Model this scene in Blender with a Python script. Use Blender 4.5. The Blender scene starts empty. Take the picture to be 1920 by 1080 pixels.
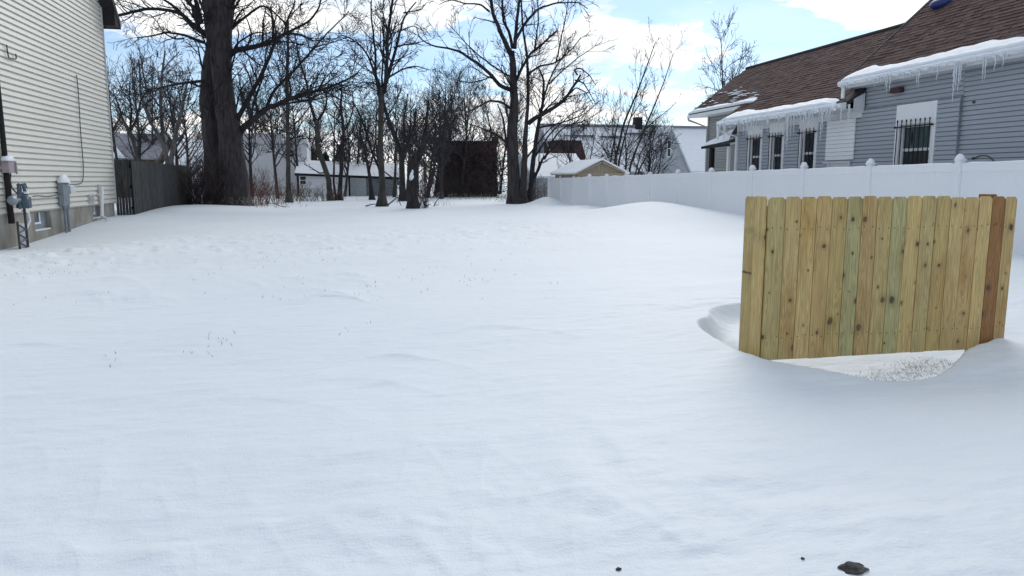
import bpy, math, random
import numpy as np
from mathutils import Vector, noise as mnoise

SC = bpy.context.scene
COL = SC.collection
rng = np.random.default_rng(7)
random.seed(7)
R = math.radians
E = 1.62                       # eye height above the bare ground
FP = 1387.0                    # focal length in pixels of a 1920 wide frame
YAW, PITCH = R(12.27), R(8.41)
ca, sa, cp, sp = math.cos(YAW), math.sin(YAW), math.cos(PITCH), math.sin(PITCH)
FW = np.array([sa*cp, ca*cp, -sp]); RT = np.array([ca, -sa, 0.0]); UP = np.array([sa*sp, ca*sp, cp])
EYE = np.array([0, 0, E])

def ray(px, py): return FW + (px-960)/FP*RT - (py-540)/FP*UP
def atX(px, py, X): d = ray(px, py); return EYE + d*(X/d[0])
def atY(px, py, Y): d = ray(px, py); return EYE + d*(Y/d[1])
def pxm(p): return float(np.dot(np.asarray(p)-EYE, FW))/FP       # metres per pixel at p

# ------------------------------------------------------------------ noise
def _hash(ix, iy, s):
    h = (ix.astype(np.int64)*374761393 + iy.astype(np.int64)*668265263 + s*1442695041) & 0x7fffffff
    h = ((h ^ (h >> 13))*1274126177) & 0x7fffffff
    return ((h ^ (h >> 16)) & 0xffff)/65535.0
def vnoise(x, y, s=0):
    x = np.asarray(x, float); y = np.asarray(y, float)
    ix = np.floor(x); iy = np.floor(y); fx = x-ix; fy = y-iy
    fx = fx*fx*fx*(fx*(fx*6-15)+10); fy = fy*fy*fy*(fy*(fy*6-15)+10)
    a = _hash(ix, iy, s); b = _hash(ix+1, iy, s); c = _hash(ix, iy+1, s); d = _hash(ix+1, iy+1, s)
    return (a+(b-a)*fx)+((c+(d-c)*fx)-(a+(b-a)*fx))*fy - .5
def fbm(x, y, o=4, s=0):
    t = 0; a = 1.0; x = np.asarray(x, float); y = np.asarray(y, float)
    for k in range(o):
        t = t + a*vnoise(x, y, s+k*17); a *= .5; x, y = 2.03*(.8*x-.6*y)+3.1, 2.03*(.6*x+.8*y)+1.7
    return t
def sstep(a, b, x):
    t = np.clip((x-a)/(b-a), 0, 1); return t*t*(3-2*t)
def gauss(x, y, cx, cy, rx, ry): return np.exp(-((x-cx)/rx)**2-((y-cy)/ry)**2)

# ------------------------------------------------------------------ mesh builder
ORG = {}
class MB:
    def __init__(s): s.v = []; s.f = []; s.t = []
    def quad(s, a, b, c, d, tone=0.0):
        n = len(s.v); s.v += [tuple(a), tuple(b), tuple(c), tuple(d)]; s.f.append((n, n+1, n+2, n+3)); s.t.append(tone)
    def poly(s, pts, tone=0.0):
        n = len(s.v); s.v += [tuple(p) for p in pts]; s.f.append(tuple(range(n, n+len(pts)))); s.t.append(tone)
    def hexa(s, p, tone=0.0):
        n = len(s.v); s.v += [tuple(q) for q in p]
        for f in ((0,3,2,1),(4,5,6,7),(0,1,5,4),(1,2,6,5),(2,3,7,6),(3,0,4,7)):
            s.f.append(tuple(n+i for i in f)); s.t.append(tone)
    def box(s, x0, x1, y0, y1, z0, z1, tone=0.0):
        s.hexa([(x0,y0,z0),(x1,y0,z0),(x1,y1,z0),(x0,y1,z0),(x0,y0,z1),(x1,y0,z1),(x1,y1,z1),(x0,y1,z1)], tone)
    def slab(s, quad, n, th, tone=0.0):
        """quad (4 pts) thickened by th along vector n"""
        q = [np.asarray(p, float) for p in quad]; n = np.asarray(n, float)*th
        s.hexa([p-n for p in q]+q, tone)
    def prism(s, pts, d, tone=0.0):
        d = np.asarray(d, float); n = len(s.v); k = len(pts)
        s.v += [tuple(p) for p in pts]+[tuple(np.asarray(p)+d) for p in pts]
        s.f.append(tuple(range(n+k-1, n-1, -1))); s.t.append(tone)
        s.f.append(tuple(range(n+k, n+2*k))); s.t.append(tone)
        for i in range(k):
            j = (i+1) % k; s.f.append((n+i, n+j, n+k+j, n+k+i)); s.t.append(tone)
    def tube(s, pts, rad, n=8, tone=0.0, cap=True):
        pts = [np.asarray(p, float) for p in pts]
        if np.isscalar(rad): rad = [rad]*len(pts)
        base = len(s.v); u = None
        for i, p in enumerate(pts):
            t = pts[min(i+1, len(pts)-1)]-pts[max(i-1, 0)]; t = t/(np.linalg.norm(t)+1e-9)
            if u is None: u = np.cross(t, (0,0,1) if abs(t[2]) < .9 else (1,0,0))
            u = u-t*np.dot(u, t); u = u/(np.linalg.norm(u)+1e-9); w = np.cross(t, u)
            for k in range(n):
                a = 2*math.pi*k/n; s.v.append(tuple(p+rad[i]*(math.cos(a)*u+math.sin(a)*w)))
        for i in range(len(pts)-1):
            for k in range(n):
                a = base+i*n+k; b = base+i*n+(k+1) % n
                s.f.append((a, b, b+n, a+n)); s.t.append(tone)
        if cap:
            s.f.append(tuple(base+k for k in range(n-1, -1, -1))); s.t.append(tone)
            e = base+(len(pts)-1)*n; s.f.append(tuple(e+k for k in range(n))); s.t.append(tone)
    def grid(s, P, tone=0.0):
        """P: (a,b,3) array of points"""
        a, b = P.shape[:2]; n = len(s.v); s.v += [tuple(p) for p in P.reshape(-1, 3)]
        for i in range(a-1):
            for j in range(b-1):
                k = n+i*b+j; s.f.append((k, k+1, k+b+1, k+b)); s.t.append(tone)
    def blob(s, c, rx, ry, rz, n=10, m=6, jit=.15, half=False, tone=0.0):
        c = np.asarray(c, float); P = np.zeros((m+1, n+1, 3)); sd = random.random()*90
        for i in range(m+1):
            th = (math.pi/2 if half else math.pi)*i/m
            for j in range(n+1):
                ph = 2*math.pi*(j % n)/n
                d = np.array([math.sin(th)*math.cos(ph), math.sin(th)*math.sin(ph), math.cos(th)])
                k = 1+jit*2*mnoise.noise(Vector(d*1.6)+Vector((sd, sd*2, 0)))
                P[i, j] = c+d*np.array([rx, ry, rz])*k
        s.grid(P[:, ::-1], tone)
    def build(s, name, mat, parent=None, smooth=False, bevel=0.0):
        v = np.asarray(s.v, float)
        o = arrmesh(name, v, s.f, mat, parent, smooth, s.t)
        if bevel:
            b = o.modifiers.new('bevel', 'BEVEL'); b.width = bevel; b.segments = 2; b.limit_method = 'ANGLE'
        return o

def arrmesh(name, v, faces, mat, parent=None, smooth=False, tones=None, org=None):
    if parent is not None: org = ORG[parent.name]
    elif org is None: org = np.array([(v[:,0].min()+v[:,0].max())/2, (v[:,1].min()+v[:,1].max())/2, v[:,2].min()])
    org = np.asarray(org, float)
    me = bpy.data.meshes.new(name); vv = (v-org)
    if isinstance(faces, np.ndarray):
        me.vertices.add(len(vv)); me.vertices.foreach_set('co', vv.astype(np.float32).ravel())
        nf, k = faces.shape
        me.loops.add(nf*k); me.loops.foreach_set('vertex_index', faces.astype(np.int32).ravel())
        me.polygons.add(nf); me.polygons.foreach_set('loop_start', np.arange(0, nf*k, k, dtype=np.int32))
        me.update(calc_edges=True); me.validate()
    else:
        me.from_pydata([tuple(p) for p in vv], [], faces)
    if smooth: me.polygons.foreach_set('use_smooth', [True]*len(me.polygons))
    if tones is not None and len(tones) == len(me.polygons) and any(tones):
        at = me.attributes.new('tone', 'FLOAT', 'FACE'); at.data.foreach_set('value', [float(t) for t in tones])
    me.materials.append(mat)
    o = bpy.data.objects.new(name, me); COL.objects.link(o)
    if parent is not None: o.parent = parent
    else: o.location = org
    ORG[o.name] = org
    return o
def tag(o, label, cat, group=None):
    o['label'] = label; o['category'] = cat
    if group: o['group'] = group
    return o
def thing(name, label, cat, loc, group=None):
    o = bpy.data.objects.new(name, None); COL.objects.link(o); o.location = [float(c) for c in loc]
    o.empty_display_size = .3; ORG[o.name] = np.asarray(loc, float)
    return tag(o, label, cat, group)

# ------------------------------------------------------------------ materials
def newmat(name):
    m = bpy.data.materials.new(name); m.use_nodes = True
    nt = m.node_tree; b = nt.nodes['Principled BSDF']; return m, nt, b
def mat(name, c1, c2=None, scale=4.0, rough=.7, bump=0.0, bscale=40.0, stretch=(1,1,1), metal=0.0, detail=5.0, dist=.02, tones=None, lo=.35, hi=.65):
    m, nt, b = newmat(name); N = nt.nodes; Lk = nt.links
    b.inputs['Roughness'].default_value = rough; b.inputs['Metallic'].default_value = metal
    tc = N.new('ShaderNodeTexCoord'); mp = N.new('ShaderNodeMapping'); mp.inputs['Scale'].default_value = stretch
    Lk.new(tc.outputs['Object'], mp.inputs['Vector'])
    if c2 is None: c2 = c1
    nz = N.new('ShaderNodeTexNoise'); nz.inputs['Scale'].default_value = scale; nz.inputs['Detail'].default_value = detail
    Lk.new(mp.outputs[0], nz.inputs['Vector'])
    rp = N.new('ShaderNodeValToRGB'); rp.color_ramp.elements[0].position = lo; rp.color_ramp.elements[1].position = hi
    rp.color_ramp.elements[0].color = (*c1, 1); rp.color_ramp.elements[1].color = (*c2, 1)
    Lk.new(nz.outputs[0], rp.inputs[0]); out = rp.outputs[0]
    if tones:                                   # per-face tone runs through a list of colours
        at = N.new('ShaderNodeAttribute'); at.attribute_name = 'tone'
        r2 = N.new('ShaderNodeValToRGB'); cr = r2.color_ramp
        while len(cr.elements) < len(tones): cr.elements.new(.5)
        for i, t in enumerate(tones):
            cr.elements[i].position = i/(len(tones)-1); cr.elements[i].color = (*t, 1)
        Lk.new(at.outputs['Fac'], r2.inputs[0])
        mx = N.new('ShaderNodeMix'); mx.data_type = 'RGBA'; mx.blend_type = 'MULTIPLY'; mx.inputs[0].default_value = 1
        Lk.new(r2.outputs[0], mx.inputs[6]); Lk.new(out, mx.inputs[7]); out = mx.outputs[2]
    Lk.new(out, b.inputs['Base Color'])
    if bump:
        n2 = N.new('ShaderNodeTexNoise'); n2.inputs['Scale'].default_value = bscale; n2.inputs['Detail'].default_value = 6
        Lk.new(mp.outputs[0], n2.inputs['Vector'])
        bp = N.new('ShaderNodeBump'); bp.inputs['Strength'].default_value = bump; bp.inputs['Distance'].default_value = dist
        Lk.new(n2.outputs[0], bp.inputs['Height']); Lk.new(bp.outputs[0], b.inputs['Normal'])
    return m

M = {}
def snow_ground_mat():
    m, nt, b = newmat('snow_ground'); N = nt.nodes; Lk = nt.links
    b.inputs['Roughness'].default_value = .62
    try: b.inputs['Specular IOR Level'].default_value = .25
    except Exception: pass
    tc = N.new('ShaderNodeTexCoord')
    nz = N.new('ShaderNodeTexNoise'); nz.inputs['Scale'].default_value = .35; nz.inputs['Detail'].default_value = 6
    Lk.new(tc.outputs['Object'], nz.inputs['Vector'])
    rp = N.new('ShaderNodeValToRGB'); rp.color_ramp.elements[0].position = .3; rp.color_ramp.elements[1].position = .7
    rp.color_ramp.elements[0].color = (.80, .85, .862, 1); rp.color_ramp.elements[1].color = (.85, .892, .90, 1)
    Lk.new(nz.outputs[0], rp.inputs[0]); Lk.new(rp.outputs[0], b.inputs['Base Color'])
    mp = N.new('ShaderNodeMapping'); mp.inputs['Scale'].default_value = (1, 2.6, 1); mp.inputs['Rotation'].default_value = (0, 0, R(-18))
    Lk.new(tc.outputs['Object'], mp.inputs['Vector'])
    n1 = N.new('ShaderNodeTexNoise'); n1.inputs['Scale'].default_value = 3.0; n1.inputs['Detail'].default_value = 5; n1.inputs['Roughness'].default_value = .55
    Lk.new(mp.outputs[0], n1.inputs['Vector'])
    n2 = N.new('ShaderNodeTexNoise'); n2.inputs['Scale'].default_value = 90; n2.inputs['Detail'].default_value = 3
    Lk.new(tc.outputs['Object'], n2.inputs['Vector'])
    b1 = N.new('ShaderNodeBump'); b1.inputs['Strength'].default_value = .42; b1.inputs['Distance'].default_value = .05
    b2 = N.new('ShaderNodeBump'); b2.inputs['Strength'].default_value = .35; b2.inputs['Distance'].default_value = .008
    Lk.new(n1.outputs[0], b1.inputs['Height']); Lk.new(n2.outputs[0], b2.inputs['Height'])
    Lk.new(b1.outputs[0], b2.inputs['Normal']); Lk.new(b2.outputs[0], b.inputs['Normal'])
    return m
M['snow_ground'] = snow_ground_mat()
M['snow'] = mat('snow', (.81,.85,.875), (.86,.89,.905), 3, .6, .25, 14, dist=.02)
M['cream'] = mat('cream_siding', (.73,.695,.605), (.77,.735,.645), 1.3, .5, .05, 30, (1,.25,2))
M['cream_trim'] = mat('cream_trim', (.50,.49,.46), (.56,.55,.51), 3, .5)
M['concrete'] = mat('concrete', (.25,.23,.19), (.42,.39,.34), 2.2, .9, .4, 30, (1,1,.5))
M['dark_trim'] = mat('dark_trim', (.010,.008,.010), (.016,.013,.015), 5, .85)
M['roof_dark'] = mat('dark_shingle', (.014,.013,.015), (.025,.022,.023), 20, .9, .4, 60)
M['glass'] = mat('window_glass', (.010,.013,.018), (.025,.035,.045), 2, .12)
M['glassg'] = mat('curtained_glass', (.03,.06,.06), (.07,.11,.11), 1.2, .15, stretch=(1,6,.4))
M['white'] = mat('white_vinyl', (.84,.85,.86), (.87,.875,.88), .6, .35)
M['white_old'] = mat('white_weathered', (.60,.62,.64), (.72,.74,.75), 2.0, .55, .1, 25)
M['gray_metal'] = mat('gray_metal', (.22,.25,.28), (.30,.33,.35), 6, .45, metal=.3)
M['bluegray'] = mat('meter_bluegray', (.045,.07,.10), (.10,.14,.18), 8, .5)
M['pipe_dark'] = mat('dark_pipe', (.03,.032,.035), (.06,.06,.06), 8, .5)
M['pinkbox'] = mat('dusty_pink_box', (.33,.27,.29), (.39,.33,.34), 6, .6)
M['graywood'] = mat('weathered_board', (.016,.017,.017), (.080,.078,.072), 3, .9, .5, 10, (14,14,1), tones=[(.65,.68,.75),(1,1,1),(1.25,1.22,1.15),(.55,.55,.62)])
M['siding'] = mat('gray_siding', (.365,.395,.43), (.395,.425,.46), 1.1, .5, .04, 40, (1,.3,2))
M['siding_back'] = mat('pale_siding', (.33,.34,.325), (.37,.38,.365), 1.1, .5, .04, 40, (1,.3,2))
M['shingle'] = mat('brown_shingle', (.70,.70,.70), (1.2,1.15,1.12), 25, .95, .5, 120, tones=[(.060,.033,.028),(.095,.054,.044),(.140,.084,.070),(.075,.046,.042)], dist=.01)
M['drip'] = mat('dark_ridge', (.02,.018,.018), (.035,.03,.03), 9, .8)
M['farsiding'] = mat('far_gray_siding', (.36,.38,.40), (.42,.44,.46), 1, .6)
M['whitewall'] = mat('white_paint_wall', (.76,.77,.78), (.82,.83,.83), .8, .7)
M['darkred'] = mat('dark_red_shingle', (.035,.017,.018), (.06,.03,.03), 6, .9)
M['oldbrick'] = mat('old_brick', (.035,.018,.022), (.085,.040,.042), 5, .95, .4, 20)
M['tan'] = mat('tan_paint', (.33,.27,.19), (.40,.33,.24), 3, .7, .2, 8, (8,8,.6))
M['farroof'] = mat('gray_far_roof', (.20,.20,.22), (.32,.33,.36), 3, .9)
M['bark'] = mat('gray_bark', (.017,.014,.016), (.066,.056,.057), 3.5, .95, .9, 6, (3,3,.5), dist=.06, lo=.3, hi=.7)
M['bark_dark'] = mat('dark_bark', (.014,.012,.014), (.040,.034,.035), 4, .95, .6, 12, (2,2,.6), dist=.03)
M['bark_green'] = mat('greenish_bark', (.030,.028,.025), (.075,.068,.058), 3, .95, .5, 12, (2,2,.5))
M['bark_pale'] = mat('pale_bark', (.065,.062,.058), (.14,.13,.12), 3, .95, .4, 10, (2,2,.6))
M['twig'] = mat('twig', (.013,.011,.014), (.030,.026,.029), 2, .95)
M['twig_gray'] = mat('twig_gray', (.034,.031,.034), (.068,.062,.064), 2, .95)
M['twig_far'] = mat('twig_far', (.030,.029,.034), (.060,.056,.062), 2, .95)
M['redstem'] = mat('red_stem', (.10,.045,.035), (.20,.095,.07), 3, .9)
M['brownstem'] = mat('brown_stem', (.07,.05,.035), (.17,.13,.09), 3, .9)
M['ivy'] = mat('bare_ivy', (.045,.032,.036), (.13,.10,.10), 3, .95)
M['vine'] = mat('vine', (.032,.024,.024), (.075,.056,.054), 3, .95)
M['straw'] = mat('dry_grass', (.20,.18,.145), (.38,.34,.27), 6, .9)
M['frost'] = mat('frosted_grass', (.22,.22,.23), (.78,.80,.82), 60, .9)
M['soil'] = mat('dirt', (.03,.027,.026), (.12,.11,.105), 20, .95, .8, 40)
M['evergreen'] = mat('dark_evergreen', (.012,.018,.014), (.03,.038,.03), 8, .9)
M['blue'] = mat('blue_tarp', (.012,.025,.13), (.02,.04,.2), 5, .5)
M['maroon'] = mat('maroon_box', (.060,.022,.026), (.08,.03,.034), 5, .5)

def ice_mat():
    m, nt, b = newmat('ice'); N = nt.nodes; Lk = nt.links
    b.inputs['Base Color'].default_value = (.86, .89, .92, 1); b.inputs['Roughness'].default_value = .22
    b.inputs['Transmission Weight'].default_value = .35; b.inputs['IOR'].default_value = 1.31
    tc = N.new('ShaderNodeTexCoord'); n = N.new('ShaderNodeTexNoise'); n.inputs['Scale'].default_value = 30
    Lk.new(tc.outputs['Object'], n.inputs['Vector']); bp = N.new('ShaderNodeBump'); bp.inputs['Strength'].default_value = .4; bp.inputs['Distance'].default_value = .01
    Lk.new(n.outputs[0], bp.inputs['Height']); Lk.new(bp.outputs[0], b.inputs['Normal'])
    return m
M['ice'] = ice_mat()

def lumber_mat():
    """new treated pine: a colour per board, grain lines, cathedral figure, knots"""
    m, nt, b = newmat('treated_pine'); N = nt.nodes; Lk = nt.links
    b.inputs['Roughness'].default_value = .72
    tc = N.new('ShaderNodeTexCoord'); at = N.new('ShaderNodeAttribute'); at.attribute_name = 'tone'
    def math_(op, a=None, bb=None, c=None):
        n = N.new('ShaderNodeMath'); n.operation = op
        for i, q in enumerate((a, bb, c)):
            if q is None: continue
            if isinstance(q, (int, float)): n.inputs[i].default_value = q
            else: Lk.new(q, n.inputs[i])
        return n.outputs[0]
    # shift the texture per board
    cx = N.new('ShaderNodeCombineXYZ'); Lk.new(math_('MULTIPLY', at.outputs['Fac'], 37.0), cx.inputs[0]); Lk.new(math_('MULTIPLY', at.outputs['Fac'], 91.0), cx.inputs[2])
    ad = N.new('ShaderNodeVectorMath'); ad.operation = 'ADD'; Lk.new(tc.outputs['Object'], ad.inputs[0]); Lk.new(cx.outputs[0], ad.inputs[1])
    mp = N.new('ShaderNodeMapping'); mp.inputs['Scale'].default_value = (9, 9, .55); Lk.new(ad.outputs[0], mp.inputs['Vector'])
    wv = N.new('ShaderNodeTexNoise'); wv.inputs['Scale'].default_value = 2.2; wv.inputs['Detail'].default_value = 2; Lk.new(mp.outputs[0], wv.inputs['Vector'])
    ring = math_('FRACT', math_('MULTIPLY', wv.outputs[0], 13.0))
    ringl = math_('SMOOTH_MIN', ring, math_('SUBTRACT', 1.0, ring), .1)
    mp2 = N.new('ShaderNodeMapping'); mp2.inputs['Scale'].default_value = (60, 60, 1.3); Lk.new(ad.outputs[0], mp2.inputs['Vector'])
    fn = N.new('ShaderNodeTexNoise'); fn.inputs['Scale'].default_value = 2; fn.inputs['Detail'].default_value = 4; Lk.new(mp2.outputs[0], fn.inputs['Vector'])
    # board colour list
    rp = N.new('ShaderNodeValToRGB'); rp.color_ramp.interpolation = 'CONSTANT'
    cols = [(.60,.435,.175),(.55,.40,.165),(.505,.38,.150),(.54,.375,.150),(.50,.39,.165),(.51,.37,.140),(.445,.395,.180),(.50,.345,.140),(.50,.40,.165),(.30,.145,.046)]
    cr = rp.color_ramp
    while len(cr.elements) < len(cols): cr.elements.new(.5)
    for i, c in enumerate(cols): cr.elements[i].position = i/10.0; cr.elements[i].color = (*c, 1)
    ee = cr.elements.new(.985); ee.color = (.04, .035, .03, 1)
    Lk.new(at.outputs['Fac'], rp.inputs[0])
    g1 = N.new('ShaderNodeMapRange'); g1.inputs[1].default_value = 0; g1.inputs[2].default_value = .45; g1.inputs[3].default_value = .74; g1.inputs[4].default_value = 1.06
    Lk.new(ringl, g1.inputs[0])
    g2 = N.new('ShaderNodeMapRange'); g2.inputs[1].default_value = .3; g2.inputs[2].default_value = .7; g2.inputs[3].default_value = .80; g2.inputs[4].default_value = 1.16
    Lk.new(fn.outputs[0], g2.inputs[0])
    mul = math_('MULTIPLY', g1.outputs[0], g2.outputs[0])
    # knots: voronoi stretched slightly along the board
    mp3 = N.new('ShaderNodeMapping'); mp3.inputs['Scale'].default_value = (6.0, .0, 4.6); Lk.new(ad.outputs[0], mp3.inputs['Vector'])
    vo = N.new('ShaderNodeTexVoronoi'); vo.inputs['Scale'].default_value = 1.0; vo.inputs['Randomness'].default_value = 1.0; sx = N.new('ShaderNodeSeparateXYZ'); Lk.new(mp3.outputs[0], sx.inputs[0]); cx2 = N.new('ShaderNodeCombineXYZ'); Lk.new(sx.outputs[0], cx2.inputs[0]); Lk.new(sx.outputs[2], cx2.inputs[1]); vo.voronoi_dimensions = '2D'; Lk.new(cx2.outputs[0], vo.inputs['Vector'])
    sepc = N.new('ShaderNodeSeparateColor'); Lk.new(vo.outputs['Color'], sepc.inputs[0])
    nd = N.new('ShaderNodeTexNoise'); nd.inputs['Scale'].default_value = 35; Lk.new(ad.outputs[0], nd.inputs['Vector'])
    dd = math_('ADD', vo.outputs['Distance'], math_('MULTIPLY', math_('SUBTRACT', nd.outputs[0], .5), .12))
    size = math_('MULTIPLY', math_('GREATER_THAN', sepc.outputs[0], .20), math_('MULTIPLY_ADD', math_('POWER', sepc.outputs[1], 2.2), .13, .035))
    k1 = math_('SUBTRACT', 1.0, math_('DIVIDE', dd, math_('MAXIMUM', size, .001)))
    knot = math_('MINIMUM', math_('MAXIMUM', math_('MULTIPLY', k1, 3.0), 0.0), 1.0)
    halo = math_('MINIMUM', math_('MAXIMUM', math_('SUBTRACT', 1.0, math_('DIVIDE', dd, math_('MULTIPLY_ADD', size, 2.6, .001))), 0.0), 1.0)
    mul = math_('MULTIPLY', mul, math_('MULTIPLY_ADD', halo, -.35, 1.0))
    cm = N.new('ShaderNodeVectorMath'); cm.operation = 'SCALE'; Lk.new(rp.outputs[0], cm.inputs[0]); Lk.new(mul, cm.inputs['Scale'])
    mx = N.new('ShaderNodeMix'); mx.data_type = 'RGBA'; Lk.new(math_('MULTIPLY', knot, .88), mx.inputs[0]); st = N.new('ShaderNodeTexNoise'); st.inputs['Scale'].default_value = 1.0; st.inputs['Detail'].default_value = 3; mps = N.new('ShaderNodeMapping'); mps.inputs['Scale'].default_value = (6, 6, 1.6); Lk.new(ad.outputs[0], mps.inputs['Vector']); Lk.new(mps.outputs[0], st.inputs['Vector'])
    sm = N.new('ShaderNodeMix'); sm.data_type = 'RGBA'; sm.blend_type = 'MULTIPLY'; smr = N.new('ShaderNodeMapRange'); smr.inputs[1].default_value = .5; smr.inputs[2].default_value = .72; smr.inputs[3].default_value = 0; smr.inputs[4].default_value = .75; Lk.new(st.outputs[0], smr.inputs[0]); Lk.new(smr.outputs[0], sm.inputs[0]); Lk.new(cm.outputs[0], sm.inputs[6]); sm.inputs[7].default_value = (.74, .60, .45, 1)
    Lk.new(sm.outputs[2], mx.inputs[6]); kc = N.new('ShaderNodeMix'); kc.data_type = 'RGBA'; Lk.new(sepc.outputs[2], kc.inputs[0]); kc.inputs[6].default_value = (.045, .024, .012, 1); kc.inputs[7].default_value = (.15, .075, .03, 1); Lk.new(kc.outputs[2], mx.inputs[7])
    Lk.new(mx.outputs[2], b.inputs['Base Color'])
    bp = N.new('ShaderNodeBump'); bp.inputs['Strength'].default_value = .25; bp.inputs['Distance'].default_value = .004
    Lk.new(mul, bp.inputs['Height']); Lk.new(bp.outputs[0], b.inputs['Normal'])
    return m
M['pine'] = lumber_mat()

# ------------------------------------------------------------------ the snow surface
PY = 4.95                                    # the street screen's plane
PX0, PX1 = 2.95, 5.19
PCX = (PX0+PX1)/2
RIM = np.array([(2.86,5.16),(2.88,4.86),(2.98,4.60),(3.14,4.32),(3.38,4.12),(3.68,4.08),(4.02,4.24),(4.38,4.50),(4.70,4.74),(5.05,4.90),(5.32,5.10),(5.62,5.55),(5.6,6.2),(5.1,6.9),(4.3,7.15),(3.75,7.0),(3.48,6.72),(3.36,6.45),(3.12,6.30),(3.02,6.0),(2.92,5.6)])
for _ in range(2): RIM = np.stack([.75*RIM+.25*np.roll(RIM, -1, 0), .25*RIM+.75*np.roll(RIM, -1, 0)], 1).reshape(-1, 2)
def rimdist(x, y):
    """signed distance to the rim outline, positive inside; only worked out near it"""
    x, y = np.broadcast_arrays(np.asarray(x, float), np.asarray(y, float)); sh = x.shape; x = x.ravel(); y = y.ravel(); out = np.full(x.shape, -9.0)
    m = (x > 1) & (x < 7.5) & (y > 2.6) & (y < 8.5)
    if m.any():
        wx_ = x[m]+.03*fbm(x[m]*2.2, y[m]*2.2, 3, 61); wy_ = y[m]+.03*fbm(x[m]*2.2+9, y[m]*2.2, 3, 62); dist = np.full(wx_.shape, 9.0); ins = np.zeros(wx_.shape, bool)
        for k in range(len(RIM)):
            a = RIM[k]; b = RIM[(k+1) % len(RIM)]; e = b-a; t = np.clip(((wx_-a[0])*e[0]+(wy_-a[1])*e[1])/(e@e), 0, 1)
            dist = np.minimum(dist, np.hypot(wx_-a[0]-t*e[0], wy_-a[1]-t*e[1]))
            cr = ((a[1] > wy_) != (b[1] > wy_)) & (wx_ < (b[0]-a[0])*(wy_-a[1])/(b[1]-a[1]+1e-12)+a[0]); ins ^= cr
        out[m] = np.where(ins, dist, -dist)
    return out.reshape(sh)
CRESTS = []
_rg = random.Random(4)
for _px, _py, _L, _h in ((740, 664, .38, .034), (925, 612, .45, .034), (1005, 440, 1.6, .05), (900, 415, 1.4, .04), (1110, 898, .16, .016), (1340, 885, .20, .018), (640, 705, .5, .022), (470, 740, .5, .018), (1130, 935, .14, .014), (730, 985, .16, .016), (690, 952, .2, .014), (310, 1042, .10, .012), (90, 1000, .18, .018), (480, 968, .14, .012), (1700, 960, .2, .016), (1240, 1010, .14, .013), (1350, 560, .5, .03), (1190, 570, .4, .024), (200, 560, .6, .03), (60, 640, .5, .02)) + tuple((_rg.uniform(0, 700), _rg.uniform(455, 560), _rg.uniform(.15, .4), _rg.uniform(.025, .05)) for _ in range(46)) + tuple((_rg.uniform(0, 1900), _rg.uniform(820, 1075), _rg.uniform(.06, .2), _rg.uniform(.006, .013)) for _ in range(40)):
    _d = ray(_px, _py); _t = (E-.31)/-_d[2]; CRESTS.append((_d[0]*_t, _d[1]*_t, _L, _h))
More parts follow.
